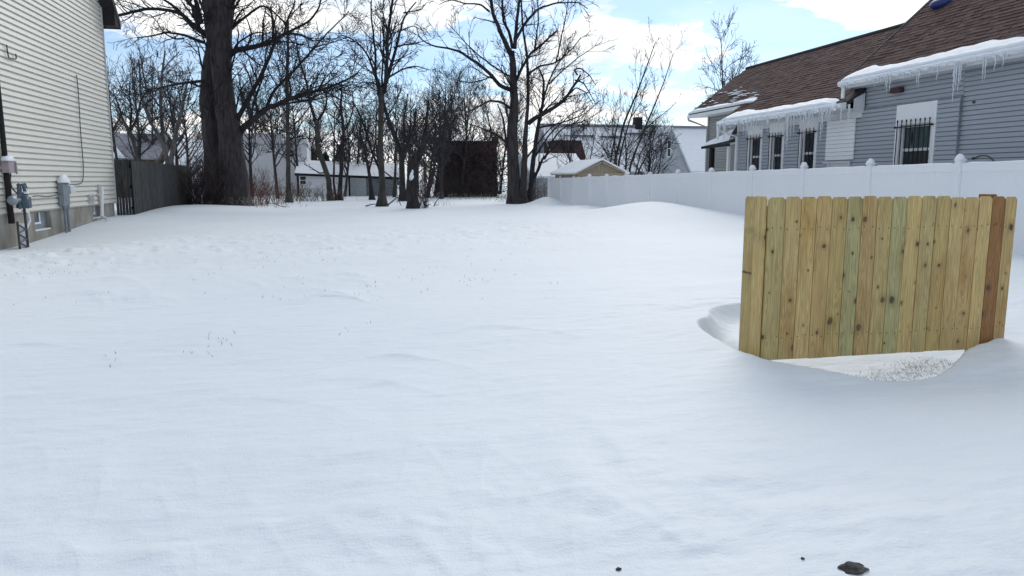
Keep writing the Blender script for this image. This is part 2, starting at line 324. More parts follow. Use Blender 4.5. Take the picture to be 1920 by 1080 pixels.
def S(x, y, fine=True):
    x = np.asarray(x, float); y = np.asarray(y, float)
    z = .30 + .05*fbm(x*.08, y*.08, 3, 3) - .10*sstep(30, 55, y) - .004*np.clip(y-60, 0, 100)*0
    # dip and rise along the cream house
    lh = sstep(-3.0, -7.6, x)
    z = z - .34*lh*gauss(x, y, -9, 19.5, 9, 5.0) + .03*lh*sstep(24, 28, y)
    z = z + .16*gauss(x, y, -7.0, 32.5, 1.8, 4.5) + .10*gauss(x, y, -5.6, 35.5, 2.6, 2.5)
    # drift against the white fence
    z = z + .52*gauss(x, y, 10.6, 24.2, 2.2, 4.0)*(1-.25*sstep(10.2, 11.1, x)) + .22*gauss(x, y, 10.8, 19.0, 2.0, 4.0)
    z = z + .12*gauss(x, y, 10.6, 32.5, 1.2, 2.5) + .42*gauss(x, y, 10.45, 39.2, .75, 1.7) - .12*gauss(x, y, 10.8, 29.0, 1.5, 2.0) - .16*gauss(x, y, 10.9, 43, 2.5, 3)
    z = z + .12*gauss(x, y, 9.2, 12.5, 3.5, 4.0)
    # wind-scoured hollow round the wooden screen, with a crisp lip
    d = rimdist(x, y)                                   # > 0 inside
    nb = gauss(x, y, 4.1, 5.2, 2.6, 2.2); z = z*(1-nb)+nb*(.315-.045*gauss(x, y, 3.7, 4.0, .7, .5)+.02*np.exp(-(np.minimum(d, 0)/.25)**2)*(d < .3))
    bowl = 1-(1-np.clip(d/.24, 0, 1))**2.0
    z = z*(1-bowl)+bowl*(.02-.13*sstep(3.5, 3.0, x)+.12*sstep(PY-.1, PY+1.2, y)*sstep(3.0, 3.5, x)+.03*fbm(x*1.5, y*1.5, 2, 33))
    if fine:
        for cx, cy, L, hh in CRESTS:
            s_ = y-cy+.12*(x-cx)+.10*vnoise(x*2.3, x*0+cy, 8)+.25*((x-cx)/L)**2; z = z + .8*hh*np.exp(-((x-cx)/L)**2)*np.where(s_ > 0, np.exp(-np.maximum(s_, 0)/.30), np.exp(np.minimum(s_, 0)/.045))*(vnoise(x*3, y*3, 31)*.5+.8)
        near = 1-sstep(14, 30, np.hypot(x, y))
        # sastrugi
        u = x*math.cos(.32)+y*math.sin(.32); v = -x*math.sin(.32)+y*math.cos(.32)
        w = fbm(u*.7, v*2.1, 4, 51)
        z = z + near*(1-bowl)*(.026*w + .018*np.maximum(0, fbm(u*1.6, v*5, 3, 77))*sstep(.0, .5, vnoise(x*.35, y*.35, 12)+.25))
        patch = np.minimum(1, gauss(x, y, -5.2, 15.0, 4.2, 3.6)+.55*gauss(x, y, .5, 17.5, 4.5, 3.5)+.5*gauss(x, y, 5, 20, 3, 3))
        cr = fbm(x*1.9+y*.4, y*3.1, 3, 5)
        z = z + patch*(.055*np.maximum(-.1, cr)+.05*sstep(.12, .42, fbm(x*2.7+y*.5, y*3.6, 3, 15)))
        ft = 1-sstep(2.7, 4.6, np.hypot(x, y))
        z = z + ft*(.024*fbm(x*1.6-y*.5, y*4.4, 4, 91)+.010*sstep(.1, .5, fbm(x*4, y*8, 3, 19)))
    return z
def Sz(x, y): return float(S(np.array([x]), np.array([y]), False)[0])

def build_ground():
    view = np.radians(np.linspace(-34, 62, 700)); rest = np.radians(np.linspace(62, 326, 60))[1:-1]
    ang = np.concatenate([view, rest])
    rad = [.6]
    while rad[-1] < 600:
        r = rad[-1]; rad.append(r + (.022 if 4.2 < r < 8.6 else max(.022, r*.011) if r < 60 else r*.04))
    rad = np.array(rad); A, Rr = np.meshgrid(ang, rad)
    X = Rr*np.sin(A); Y = Rr*np.cos(A); Z = S(X, Y)
    v = np.stack([X, Y, Z], -1).reshape(-1, 3); na = len(ang); nr = len(rad)
    v = np.vstack([v, [[0, 0, .3]]])
    i = np.arange(nr-1)[:, None]*na; j = np.arange(na)[None, :]; jn = (j+1) % na
    f = np.stack([i+j, i+na+j, i+na+jn, i+jn], -1).reshape(-1, 4)
    f = f[:, ::-1]
    o = arrmesh('snow_ground', v[:-1], np.ascontiguousarray(f), M['snow_ground'], None, True, org=(0, 0, 0))
    o['kind'] = 'structure'
    return o
build_ground()

# ------------------------------------------------------------------ branch engine (level by level, vectorised)
def tubes(P, Rd, ns):
    """P (B,n,3) centre lines, Rd (B,n) radii -> verts, quads"""
    B, n, _ = P.shape
    T = np.gradient(P, axis=1); T /= np.linalg.norm(T, axis=2, keepdims=True)+1e-9
    ref = np.where(np.abs(T[:, :1, 2:3]) < .8, np.array([0, 0, 1.0]), np.array([1.0, 0, 0]))
    U = np.cross(T, np.broadcast_to(ref, T.shape)); U /= np.linalg.norm(U, axis=2, keepdims=True)+1e-9
    W = np.cross(T, U)
    a = np.arange(ns)*2*math.pi/ns
    V = P[:, :, None, :]+Rd[:, :, None, None]*(np.cos(a)[None, None, :, None]*U[:, :, None, :]+np.sin(a)[None, None, :, None]*W[:, :, None, :])
    V = V.reshape(-1, 3)
    b = np.arange(B)[:, None, None]*n*ns; i = np.arange(n-1)[None, :, None]*ns; k = np.arange(ns)[None, None, :]; kn = (k+1) % ns
    F = np.stack(np.broadcast_arrays(b+i+k, b+i+kn, b+i+ns+kn, b+i+ns+k), -1).reshape(-1, 4)
    return V, F
def smoothline(pts, n):
    pts = np.asarray(pts, float); d = np.r_[0, np.cumsum(np.linalg.norm(np.diff(pts, axis=0), axis=1))]; t = np.linspace(0, d[-1], n)
    q = np.stack([np.interp(t, d, pts[:, c]) for c in range(pts.shape[1])], -1)
    for _ in range(2): q[1:-1] = .25*q[:-2]+.5*q[1:-1]+.25*q[2:]
    return q
def children(P, Rd, g, dens, lo, hi, ratio, amin, amax, rk, up=0.0, tmin=.15, Lp=None):
    """start points, directions, lengths and radii of side shoots on the centre lines P"""
    B, n, _ = P.shape
    seg = np.linalg.norm(np.diff(P, axis=1), axis=2).sum(1)
    k = g.poisson(np.clip(seg*dens, .5, 60)); k = np.clip(k, 1, 40)
    idx = np.repeat(np.arange(B), k); t = tmin+(1-tmin)*g.random(len(idx))**.8
    f = t*(n-1); i0 = np.clip(f.astype(int), 0, n-2); w = (f-i0)[:, None]
    p = P[idx, i0]*(1-w)+P[idx, i0+1]*w
    d = P[idx, i0+1]-P[idx, i0]; d /= np.linalg.norm(d, axis=1, keepdims=True)+1e-9
    rr = Rd[idx, i0]
    q = g.normal(size=d.shape); q -= d*(q*d).sum(1, keepdims=True); q /= np.linalg.norm(q, axis=1, keepdims=True)+1e-9
    a = np.radians(g.uniform(amin, amax, len(idx)))[:, None]
    nd = d*np.cos(a)+q*np.sin(a); nd[:, 2] += up; nd /= np.linalg.norm(nd, axis=1, keepdims=True)
    L = np.clip(seg[idx]*g.uniform(ratio*.6, ratio*1.3, len(idx))*(1.1-.55*t), lo, hi)
    return p, nd, L, np.minimum(rr*g.uniform(rk*.7, rk*1.1, len(idx)), L*.03+.004)
def growl(p, d, L, r, g, n, wob, trop, rmin):
    P = np.zeros((len(p), n, 3)); P[:, 0] = p; d = d.copy()
    for s in range(1, n):
        d = d+g.normal(size=d.shape)*wob; d[:, 2] += trop; d /= np.linalg.norm(d, axis=1, keepdims=True)
        P[:, s] = P[:, s-1]+d*(L/(n-1))[:, None]
    Rd = np.maximum(r[:, None]*np.linspace(1, .32, n)[None, :], rmin)
    return P, Rd
def branchwork(L0P, L0R, seed, levels, rmin):
    """levels: list of dict(dens, ratio, lo, hi, ang, rk, wob, trop, n, ns)"""
    g = np.random.default_rng(seed); V = []; F = []; off = 0
    sets = [(P, Rd) for P, Rd in zip(L0P, L0R)]
    cur = []
    for P, Rd in sets: cur.append((P[None], Rd[None]))
    nP = max(len(P) for P in L0P); cp_ = np.concatenate([smooth_resample(P, 14)[None] for P in L0P]); cr_ = np.concatenate([np.interp(np.linspace(0, 1, 14), np.linspace(0, 1, len(r)), r)[None] for r in L0R])
    for lv in levels:
        p, d, L, r = children(cp_, cr_, g, lv['dens'], lv.get('lo', .2), lv.get('hi', 6), lv['ratio'], *lv['ang'], lv.get('rk', .6), lv.get('up', 0), lv.get('tmin', .15))
        cp_, cr_ = growl(p, d, L, r, g, lv.get('n', 6), lv.get('wob', .16), lv.get('trop', .03), rmin)
        v, f = tubes(cp_, cr_, lv.get('ns', 3)); V.append(v); F.append(f+off); off += len(v)
    return np.concatenate(V), np.concatenate(F)
def smooth_resample(P, n):
    P = np.asarray(P, float); d = np.r_[0, np.cumsum(np.linalg.norm(np.diff(P, axis=0), axis=1))]
    return np.stack([np.interp(np.linspace(0, d[-1], n), d, P[:, c]) for c in range(3)], -1)

LV_BIG = [dict(dens=2.9, ratio=.44, lo=.9, hi=4.4, ang=(28, 70), rk=.48, wob=.12, trop=.02, n=11, ns=4),
          dict(dens=3.3, ratio=.52, lo=.5, hi=2.4, ang=(25, 62), rk=.55, wob=.13, trop=.02, n=8, ns=3),
          dict(dens=3.4, ratio=.58, lo=.3, hi=1.3, ang=(22, 58), rk=.6, wob=.13, trop=.02, n=5, ns=3)]
def pl(pts, Y):
    """pixel polyline (x, y[, depth offset]) -> world points near depth Y"""
    return np.array([atY(p[0], p[1], Y+(p[2] if len(p) > 2 else 0)) for p in pts])

def tree(name, label, Y, trunks, limbs, seed, bark='bark_dark', twig='twig', levels=LV_BIG, rmin=.009, flare=1.0, group=None, jitter=.35, wig=.05, sink=.25):
    """trunks / limbs: (pixel polyline, r0 px, r1 px)"""
    g = np.random.default_rng(seed)
    base = atY(trunks[0][0][0][0], trunks[0][0][0][1], Y+(trunks[0][0][0][2] if len(trunks[0][0][0]) > 2 else 0))
    root = thing(name, label, 'tree', (base[0], base[1], Sz(base[0], base[1])), group)
    L0P, L0R = [], []
    for pts, rl in trunks:
        P = pl(pts, Y); k = pxm(P[0]); P[0, 2] = Sz(P[0, 0], P[0, 1])-sink
        L = np.linalg.norm(np.diff(P, axis=0), axis=1).sum(); n = int(np.clip(L/.18, 18, 70))
        Q = smoothline(P, n); t = np.linspace(0, 1, n); rad = np.interp(t, np.linspace(0, 1, len(rl)), rl)*k
        Q[1:, :2] += np.cumsum(g.normal(size=(n-1, 2)), 0)*.012*wig/.05*np.minimum(1, rad[1:, None]*6)
        hz = Q[:, 2]-Q[0, 2]-sink; rad = rad*(1+flare*.55*np.exp(-np.clip(hz, 0, 9)/.35))
        ns = 26 if rad.max() > .3 else 12
        V, F = tubes(Q[None], rad[None], ns)
        # bark ridges and root buttresses
        VV = V.reshape(n, ns, 3); C = Q[:, None, :]; D = VV-C; a = np.arange(ns)*2*math.pi/ns
        hz = np.clip(hz, 0, 9)[:, None]
        but = flare*.30*np.exp(-hz/.45)*np.cos(a[None, :]*5+seed)+.07*fbm(np.cos(a)[None, :]*3+seed+np.zeros((n, 1)), np.sin(a)[None, :]*3+Q[:, 2][:, None]*.9, 3, seed)*2
        VV = C+D*(1+but[..., None]); V = VV.reshape(-1, 3)
        V = np.vstack([V, Q[-1:]]); e = (n-1)*ns
        o = arrmesh('trunk', V, F, M[bark], root, True)
        L0P.append(Q[int(n*.35):]); L0R.append(rad[int(n*.35):]*.5)
    V0 = []; F0 = []; off = 0
    for pts, r0, r1 in limbs:
        P = pl(pts, Y)
        if len(pts[0]) == 2:                                       # give unplaced limbs their own depth direction
            P[:, 1] += np.linspace(0, 1, len(P))*g.normal()*jitter*np.linalg.norm(P[-1]-P[0])*.6
        k = pxm(P[0]); n = 22; Q = smoothline(P, n); t = np.linspace(0, 1, n); rad = np.maximum((r0*(1-t)**1.1+r1*(1-(1-t)**1.1))*k, rmin*1.4)
        Lq = np.linalg.norm(Q[-1]-Q[0]); Q[1:] += np.cumsum(g.normal(size=(n-1, 3)), 0)*.006*Lq*.5
        v, f = tubes(Q[None], rad[None], 7); V0.append(v); F0.append(f+off); off += len(v)
        L0P.append(Q); L0R.append(rad)
    v, f = branchwork(L0P, L0R, seed+1, levels, rmin); V0.append(v); F0.append(f+off)
    arrmesh('crown', np.concatenate(V0), np.concatenate(F0), M[twig], root, True)
    return root

def wildtree(name, label, x, y, h, seed, rt=.12, bark='bark_dark', twig='twig', lean=(0, 0), stems=1, spread=.32, levels=None, rmin=.012, group=None, nl=9, fork=.35):
    """a bare tree grown from numbers alone, foot at world (x, y)"""
    g = np.random.default_rng(seed); zb = Sz(x, y)
    root = thing(name, label, 'tree', (x, y, zb), group); L0P = []; L0R = []; V0 = []; F0 = []; off = 0
    for s in range(stems):
        a = g.uniform(0, 6.28); sp_ = (.06 if stems == 1 else .22)
        top = np.array([x+lean[0]+math.cos(a)*sp_*h*g.uniform(.5, 1), y+lean[1]+math.sin(a)*sp_*h*g.uniform(.5, 1), zb+h*g.uniform(.8, 1)])
        foot = np.array([x+math.cos(a)*.1*(stems > 1), y+math.sin(a)*.1*(stems > 1), zb-.25])
        mid = foot*.5+top*.5+np.r_[g.normal(size=2)*h*.03, 0]
        n = 24; Q = smoothline([foot, foot*.75+mid*.25, mid, top], n); rad = rt*np.linspace(1, .12, n)*(1+.5*np.exp(-np.linspace(0, h, n)/.3))
        V, F = tubes(Q[None], rad[None], 10); arrmesh('trunk', V, F, M[bark], root, True)
        L0P.append(Q[int(n*fork):]); L0R.append(rad[int(n*fork):])
        for i in range(nl):
            t = g.uniform(fork, .85); p = Q[int(t*(n-1))]; a2 = g.uniform(0, 6.28); L = h*spread*g.uniform(.7, 1.25)*(1.15-.6*t)
            d = np.array([math.cos(a2)*.75, math.sin(a2)*.75, g.uniform(.45, 1.1)]); d /= np.linalg.norm(d)
            q = np.zeros((10, 3)); q[0] = p
            for k in range(1, 10):
                d = d+g.normal(size=3)*.11+np.array([0, 0, .04]); d /= np.linalg.norm(d); q[k] = q[k-1]+d*L/9
            rr = np.linspace(rad[int(t*(n-1))]*.6, rmin*1.3, 10)
            v, f = tubes(q[None], rr[None], 5); V0.append(v); F0.append(f+off); off += len(v); L0P.append(q); L0R.append(rr)
    v, f = branchwork(L0P, L0R, seed+1, levels or LV_MID, rmin); V0.append(v); F0.append(f+off)
    arrmesh('crown', np.concatenate(V0), np.concatenate(F0), M[twig], root, True)
    return root
LV_MID = [dict(dens=2.2, ratio=.44, lo=.6, hi=2.9, ang=(22, 55), wob=.10, trop=.06, n=7, ns=3),
          dict(dens=2.8, ratio=.5, lo=.4, hi=1.5, ang=(22, 55), wob=.12, trop=.05, n=5, ns=3),
          dict(dens=2.0, ratio=.6, lo=.3, hi=.9, ang=(20, 50), wob=.12, trop=.04, n=4, ns=3)]
LV_THIN = [dict(dens=2.2, ratio=.34, lo=.4, hi=2.2, ang=(20, 45), wob=.09, trop=.06, n=6, ns=3),
           dict(dens=3.0, ratio=.5, lo=.2, hi=1.0, ang=(20, 50), wob=.11, trop=.05, n=5, ns=3),
           dict(dens=2.0, ratio=.6, lo=.2, hi=.6, ang=(20, 50), wob=.11, trop=.05, n=4, ns=3)]

#BODY
# ================================================================== cream house on the left
def lap(mb, X, n, u0, u1, z0, z1, ex, lip=.02, slot=.02, holes=(), clip=None, tone=None):
    """lap siding on the wall plane x = X facing n (+1/-1); u runs along y. Courses with a real groove under each lip."""
    k = int(math.ceil((z1-z0)/ex)); xb = X-n*.03
    for i in range(k):
        a = z0+i*ex; b = min(a+ex, z1); zm = (a+b)/2; lo, hi = (u0, u1) if clip is None else clip(zm)
        if hi-lo < .02: continue
        iv = [(lo, hi)]
        for h0, h1, hz0, hz1 in holes:
            if b > hz0 and a < hz1:
                nv = []
                for p, q in iv:
                    if h1 <= p or h0 >= q: nv.append((p, q)); continue
                    if h0 > p: nv.append((p, h0))
                    if h1 < q: nv.append((h1, q))
                iv = nv
        for p, q in iv:
            xo = X+n*lip; xi = X+n*.003; s = a+slot
            A = [(xo, p, s), (xo, q, s), (xi, q, b), (xi, p, b)]
            B = [(xb, p, s), (xb, q, s), (xo, q, s), (xo, p, s)]
            Cc = [(xb, p, a), (xb, q, a), (xb, q, s), (xb, p, s)]
            Dd = [(xi, p, a), (xi, q, a), (xb, q, a), (xb, p, a)]
            for Q in (A, B, Cc, Dd):
                Q = Q if n < 0 else Q[::-1]
                mb.quad(*Q[::-1])
HX = -8.0; HY = 28.3
house = thing('cream_house', 'tall cream house with lap siding and concrete foundation, beside the gray board fence', 'house', (-11.5, 22, 0))
eave = 7.36; pit = .95; ridgeY = 21.0
foundz = .77
wins = []
for (px0, px1, py0, py1) in ((69, 97, 396, 428), (177.5, 191, 386, 411)):
    a = atX(px0, py1, HX); b = atX(px1, py0, HX); wins.append((a[1], b[1], max(.05, a[2]), b[2]))
wins = [(wins[0][0], wins[0][1], .26, foundz-.03), (wins[1][0], wins[1][1], .35, foundz-.03)]
mb = MB(); lap(mb, HX, 1, 13.0, HY, foundz, 14, .148, .03, .042, clip=lambda z: (13.0 if z < eave else max(13, ridgeY-(14.0-z)/pit), HY-.0 if z < eave else min(HY, HY-(z-eave)/pit)))
mb.build('siding_wall', M['cream'], house)
mb = MB(); xi = HX-.05
mb.quad((-16, HY-.02, 0), (xi, HY-.02, 0), (xi, HY-.02, eave), (-16, HY-.02, eave)); mb.quad((-16, 13, 0), (-16, HY-.02, 0), (-16, HY-.02, eave), (-16, 13, eave)); mb.quad((-16, 13, -.6), (HX-.001, 13, -.6), (HX-.001, 13, eave), (-16, 13, eave)); mb.poly([(-16, 13, eave), (HX-.001, 13, eave), (HX-.001, 13, eave+.4), (-16, 13, eave+.4)])
mb.build('rear_wall', M['cream'], house)
mb = MB(); ys = [13.0]+[w for q in sorted(wins) for w in q[:2]]+[HY-.04]
for i in range(0, len(ys), 2): mb.box(HX-.3, HX-.035, ys[i], ys[i+1], -.5, foundz-.004)
for w in wins: mb.box(HX-.3, HX-.036, w[0], w[1], -.5, w[2]); mb.box(HX-.3, HX-.037, w[0], w[1], w[3], foundz-.005)
mb.build('foundation', M['concrete'], house)
for i, w in enumerate(wins):
    mb = MB(); d = HX-.16; zt = w[3]; zb = w[2]
    zm = zb+(zt-zb)*.45; ym = w[0]+(w[1]-w[0])*.52
    mb.box(d-.02, d, w[0], w[1], zb, zt)
    wd = mb.build('window', M['concrete'], house)
    mb = MB()
    mb.box(d, d+.03, w[0]+.06, w[0]+.12, zm, zt); mb.box(d, d+.03, ym, ym+.07, zm, zt); mb.box(d, d+.032, w[0]+.02, ym+.10, zm-.05, zm); mb.box(d, d+.12, w[0], w[1]-.05, zb-.0, zb+.035)
    mb.build('frame', M['white'], wd)
    mb = MB(); mb.box(d+.001, d+.01, w[0]+.12, ym, zm, zt); mb.build('pane', M['glass'], wd)
    mb = MB(); mb.box(d+.002, d+.014, w[0], ym+.1, zb+.04, zm-.055); mb.box(d+.001, d+.012, ym+.1, w[1]-.02, zb+.04, zt); mb.build('vent_panel', M['gray_metal'], wd)
mb = MB(); mb.box(HX-.02, HX+.05, HY-.04, HY+.03, foundz, eave+.02); mb.box(HX-.1, HX+.048, HY+.0, HY+.032, foundz, eave+.02); mb.build('corner_board', M['cream_trim'], house)
# roof with dark eave
mb = MB(); ro = .55; rk = .42
yE = HY+ro; zE = eave-ro*pit
for sgn in (1,):
    mb.slab([(-16.4, ridgeY, eave+(HY-ridgeY)*pit+.2), (HX+rk, ridgeY, eave+(HY-ridgeY)*pit+.2), (HX+rk, yE, zE+.2), (-16.4, yE, zE+.2)], (0, pit/1.38, 1/1.38), .2)
    mb.slab([(HX+rk, ridgeY-.0, eave+(HY-ridgeY)*pit+.2), (-16.4, ridgeY, eave+(HY-ridgeY)*pit+.2), (-16.4, 13.4, 7.4), (HX+rk, 13.4, 7.4)], (0, -pit/1.38, 1/1.38), .2)
mb.build('roof', M['roof_dark'], house)
mb = MB()
mb.prism([(HX+.03, HY-.0, eave+.02), (HX+.03, yE-.01, zE+.02), (HX+.03, yE-.01, zE-.1), (HX+.03, HY-.0, zE-.1)], (rk-.02, 0, 0))
mb.prism([(HX+rk, ridgeY, eave+(HY-ridgeY)*pit+.16), (HX+rk, yE+.02, zE+.16), (HX+rk, yE+.02, zE-.12), (HX+rk, ridgeY, eave+(HY-ridgeY)*pit-.12)], (.03, 0, 0))
mb.box(-16.2, HX+rk-.002, yE-.012, yE+.02, zE-.12, zE+.15)
mb.build('eave_trim', M['dark_trim'], house)
# vent louvers, pipe, downspout: fixed to the wall
q0 = atX(168, 382, HX+.05); q1 = atX(175.5, 364, HX+.05)
mb = MB(); mb.box(HX+.0, HX+.05, q0[1], q1[1]+.05, q0[2], q1[2])
for k in range(5):
    z = q0[2]+.05+k*(q1[2]-q0[2]-.06)/5
    mb.box(HX+.05, HX+.075, q0[1]+.03, q1[1]+.02, z, z+.02)
mb.build('wall_vent', M['cream_trim'], house)
a = atX(191, 350, HX+.09); b = atX(191, 405, HX+.09); c = atX(203, 412, HX+.35)
mb = MB(); mb.tube([a, b, [c[0], c[1], c[2]]], .055, 10); mb.build('drain_pipe', M['white'], house)
a = atX(185.5, 352, HX+.06); mb = MB(); mb.box(HX+.0, HX+.09, a[1]-.09, a[1]+.07, a[2]-.28, a[2]-.16); mb.tube([a+[0,0,.1], a-[0,0,.6]], .03, 8); mb.build('hose_bib', M['cream_trim'], house)
mb = MB(); y = 19.86
mb.tube([(HX+.08, y-.02, 4.2), (HX+.08, y-.02, 1.9), (HX+.08, y-.02, 1.0), (HX+.08, y, .56)], [.05, .06, .065, .07], 12); mb.build('downspout', M['dark_trim'], house)
mb = MB(); mb.tube([(HX+.19, y+.20, .55), (HX+.19, y+.20, -.1)], .095, 12)
mb.tube([(HX+.21, y+.34, .85), (HX+.27, y+.48, .8), (HX+.27, y+.52, .6), (HX+.24, y+.36, .42)], .035, 8)
mb.build('drain_outlet', M['white'], house)

def at(px, py, o=.1): return atX(px, py, HX+o)
# electric panel
a = at(113, 386, .06); b = at(122.5, 339, .06)
pan = thing('electric_panel', 'tall gray metal electric panel with conduits on the cream siding, capped with snow', 'electric box', (HX+.03, (a[1]+b[1])/2, a[2]))
y0, y1, z0, z1 = a[1], b[1], a[2], b[2]
mb = MB(); mb.box(HX+.03, HX+.14, y0, y1, z0, z1); mb.build('housing', M['gray_metal'], pan, bevel=.008)
mb = MB(); mb.box(HX+.143, HX+.16, y0+.02, y0+(y1-y0)*.78, z0+.06, z1-.07); mb.blob((HX+.165, y0+.2, z0+.16), .02, .03, .04, 8, 5, 0); mb.build('door', M['gray_metal'], pan)
mb = MB(); mb.blob((HX+.11, (y0+y1)/2, z1-.05), .13, (y1-y0)*.62, .22, 12, 5, .12, True); mb.build('snow_cap', M['snow'], pan, True)
for k in (.35, .78):
    yy = y0+(y1-y0)*k; mb = MB(); mb.tube([(HX+.1, yy, z0+.01), (HX+.1, yy, -.1)], .038, 10); mb.tube([(HX+.1, yy, z0+.0), (HX+.1, yy, z0-.1)], .055, 10); mb.build('conduit', M['gray_metal'], pan)
c0 = at(128.5, 363, .1); c1 = at(136.5, 349, .1)
jb = thing('junction_box', 'small pale gray junction box right of the tall gray panel', 'electric box', (HX+.1, c0[1], c0[2]))
mb = MB(); mb.box(HX+.03, HX+.16, c0[1]+.02, c1[1]+.02, c0[2], c1[2]); mb.build('body', M['white_old'], jb, bevel=.006)
mb = MB(); mb.blob((HX+.1, (c0[1]+c1[1])/2+.02, c1[2]-.01), .08, .12, .06, 8, 4, .1, True); mb.build('snow_cap', M['snow'], jb, True)
# gas meter on its stand
g = at(43, 368, .30); gm = thing('gas_meter', 'blue gray gas meter with bent pipes on a dark lattice stand', 'gas meter', (g[0], g[1], 0))
mb = MB(); mb.blob((g[0], g[1], g[2]-.10), .13, .17, .20, 14, 8, .02); mb.box(g[0]-.11, g[0]+.12, g[1]-.15, g[1]+.15, g[2]-.28, g[2]-.02); mb.build('meter_body', M['bluegray'], gm, True)
mb = MB()
for s in (-1, 1):
    mb.tube([(g[0], g[1]+s*.11, g[2]+.02), (g[0], g[1]+s*.12, g[2]+.22), (g[0], g[1]+s*.17, g[2]+.28), (g[0], g[1]+s*.22, g[2]+.20), (g[0], g[1]+s*.22, g[2]-.30)], .035, 8)
mb.tube([(g[0]-.1, g[1], g[2]+.25), (g[0]+.02, g[1], g[2]+.28), (g[0]+.06, g[1], g[2]+.1)], .04, 8)
mb.build('pipe', M['bluegray'], gm)
mb = MB(); mb.blob((g[0]+.06, g[1]+.03, g[2]+.06), .06, .1, .12, 8, 5, .2, True); mb.build('snow_cap', M['snow'], gm, True)
rgx = at(24, 376, .3); mb = MB(); mb.blob(rgx, .1, .2, .12, 12, 6, .05); mb.tube([rgx, (g[0], g[1]-.12, rgx[2])], .045, 8); mb.build('regulator', M['gray_metal'], gm, True)
s0 = at(31, 400, .3); s1 = at(46.5, 400, .3)
mb = MB(); mb.tube([(s1[0], s1[1], g[2]-.25), (s1[0], s1[1], -.15)], .03, 8); mb.tube([(s0[0], s0[1], .62), (s0[0], s0[1], -.15)], .025, 8)
zz = [.55, .32, .12]; 
for k, z in enumerate(zz):
    mb.tube([(s0[0], s0[1], z), (s1[0], s1[1], z-.15)], .018, 6); mb.tube([(s0[0], s0[1], z-.2), (s1[0], s1[1], z-.15)], .018, 6)
mb.build('stand', M['pipe_dark'], gm)
# pinkish box, cables
p0 = at(11, 324, .12); p1 = at(27, 300, .12)
pb = thing('cable_box', 'dusty pink utility box near the photo edge, snow on top', 'utility box', (HX+.1, p0[1], p0[2]))
mb = MB(); mb.box(HX+.03, HX+.2, p0[1], p1[1]-.12, p0[2], p1[2]-.02); mb.box(HX+.2, HX+.235, p0[1]+.32, p1[1]-.16, p0[2]-.03, p1[2]-.05); mb.build('body', M['pinkbox'], pb, bevel=.01)
mb = MB(); mb.blob((HX+.12, (p0[1]+p1[1])/2-.1, p1[2]-.03), .11, .3, .13, 10, 4, .15, True); mb.build('snow_cap', M['snow'], pb, True)
def cable(name, label, pts, r=.012, mt='pipe_dark'):
    mb = MB(); mb.tube(smoothline(pts, max(10, len(pts)*4)), r, 6); o = mb.build(name, M[mt], None, True); tag(o, label, 'cable'); return o
cable('hanging_cable', 'dark cables hanging from the pink box to the gas meter', [at(20, 325), at(19, 338), at(22, 352, .15), at(32, 363, .22), at(38, 368, .3)], .016)
cable('gas_line', 'dark line running from gas meter to the tall gray panel', [at(62, 368, .25), at(72, 367, .1), at(88, 369, .08), at(103, 366, .08), at(113, 364.5, .1)], .016)
cable('wall_wire', 'thin dark wire running up the cream siding above the panel', [at(132, 346, .12), at(142, 345.5, .05), at(153, 344, .05), at(156, 340, .05), at(156.5, 310, .05), at(154, 280, .05), at(151.5, 255, .05), at(148.5, 200, .05), at(146, 160, .05), at(143.5, 140, .05)], .013)
cable('loose_wire', 'short bent black wire high on the cream siding', [at(12, 84, .05), at(14, 96, .05), at(16, 108, .06), at(22, 110, .05), at(31, 111, .06), at(29.5, 101, .05)], .016)

# ================================================================== gray weathered fence
gf = thing('board_fence', 'weathered dark gray board fence running from the cream house to the big tree', 'fence', (-7.6, 32, .3))
def picket(mb, p, du, w, z0, z1, n, tone, th=.02, ear=.025):
    p = np.asarray(p, float); du = np.asarray(du, float); n = np.asarray(n, float)
    pts = [(0, z0), (w, z0), (w, z1-ear), (w-ear, z1), (ear, z1), (0, z1-ear)]
    mb.prism([(*(p+du*u)[:2], z) for u, z in pts], tuple(n*th), tone)
mb = MB(); x = HX+.0; y = HY+.12
while x < -7.46:
    w = random.uniform(.085, .11); picket(mb, (x, y, 0), (1, 0, 0), w-.012, -.1, 2.27+random.uniform(-.03, .03), (0, -1, 0), random.random()); x += w
mb.build('end_panel', M['graywood'], gf)
mb = MB(); y = HY+.10
while y < 38.6:
    w = random.uniform(.12, .15); picket(mb, (-7.46, y, 0), (0, 1, 0), w-.008, -.1, 2.26+random.uniform(-.035, .035)-.004*(y-28), (1, 0, 0), random.random()); y += w
mb.build('long_panel', M['graywood'], gf)
for z in (.55, 1.3, 2.0):
    mb = MB(); mb.box(-7.52, -7.462, HY+.1, 38.5, z, z+.09); mb.build('rail', M['graywood'], gf)

# ================================================================== new pine screen by the street
sc = thing('pine_screen', 'new treated pine board screen standing in a wind-scoured hollow of the snow', 'fence', (PCX, PY, .12))
tones = [.42, .12, .02, .32, .52, .62, .72, .22, .62+.001, .02, .42, .52, .12, .32, .02, .90]
tones = [t+.02+.003*i for i, t in enumerate(tones)]
mb = MB(); bw = .1322; x = 3.005; xs = []
for i, t in enumerate(tones):
    zt = 1.49-.012*i/16+random.uniform(-.006, .006); zb = .255+random.uniform(-.004, .004)
    w = bw*(1.04 if i == 0 else .985 if i < 14 else .93); picket(mb, (x, PY+random.uniform(0, .005), 0), (1, 0, 0), w-.006, zb, zt, (0, -.018, 0)if False else (0, -1, 0), t, .018, .022)
    xs.append((x, w)); x += w
EX = x
picket(mb, (x, PY, 0), (1, 0, 0), .105, .25, 1.478, (0, -1, 0), .74, .018, .022)
xs.append((x, .105))
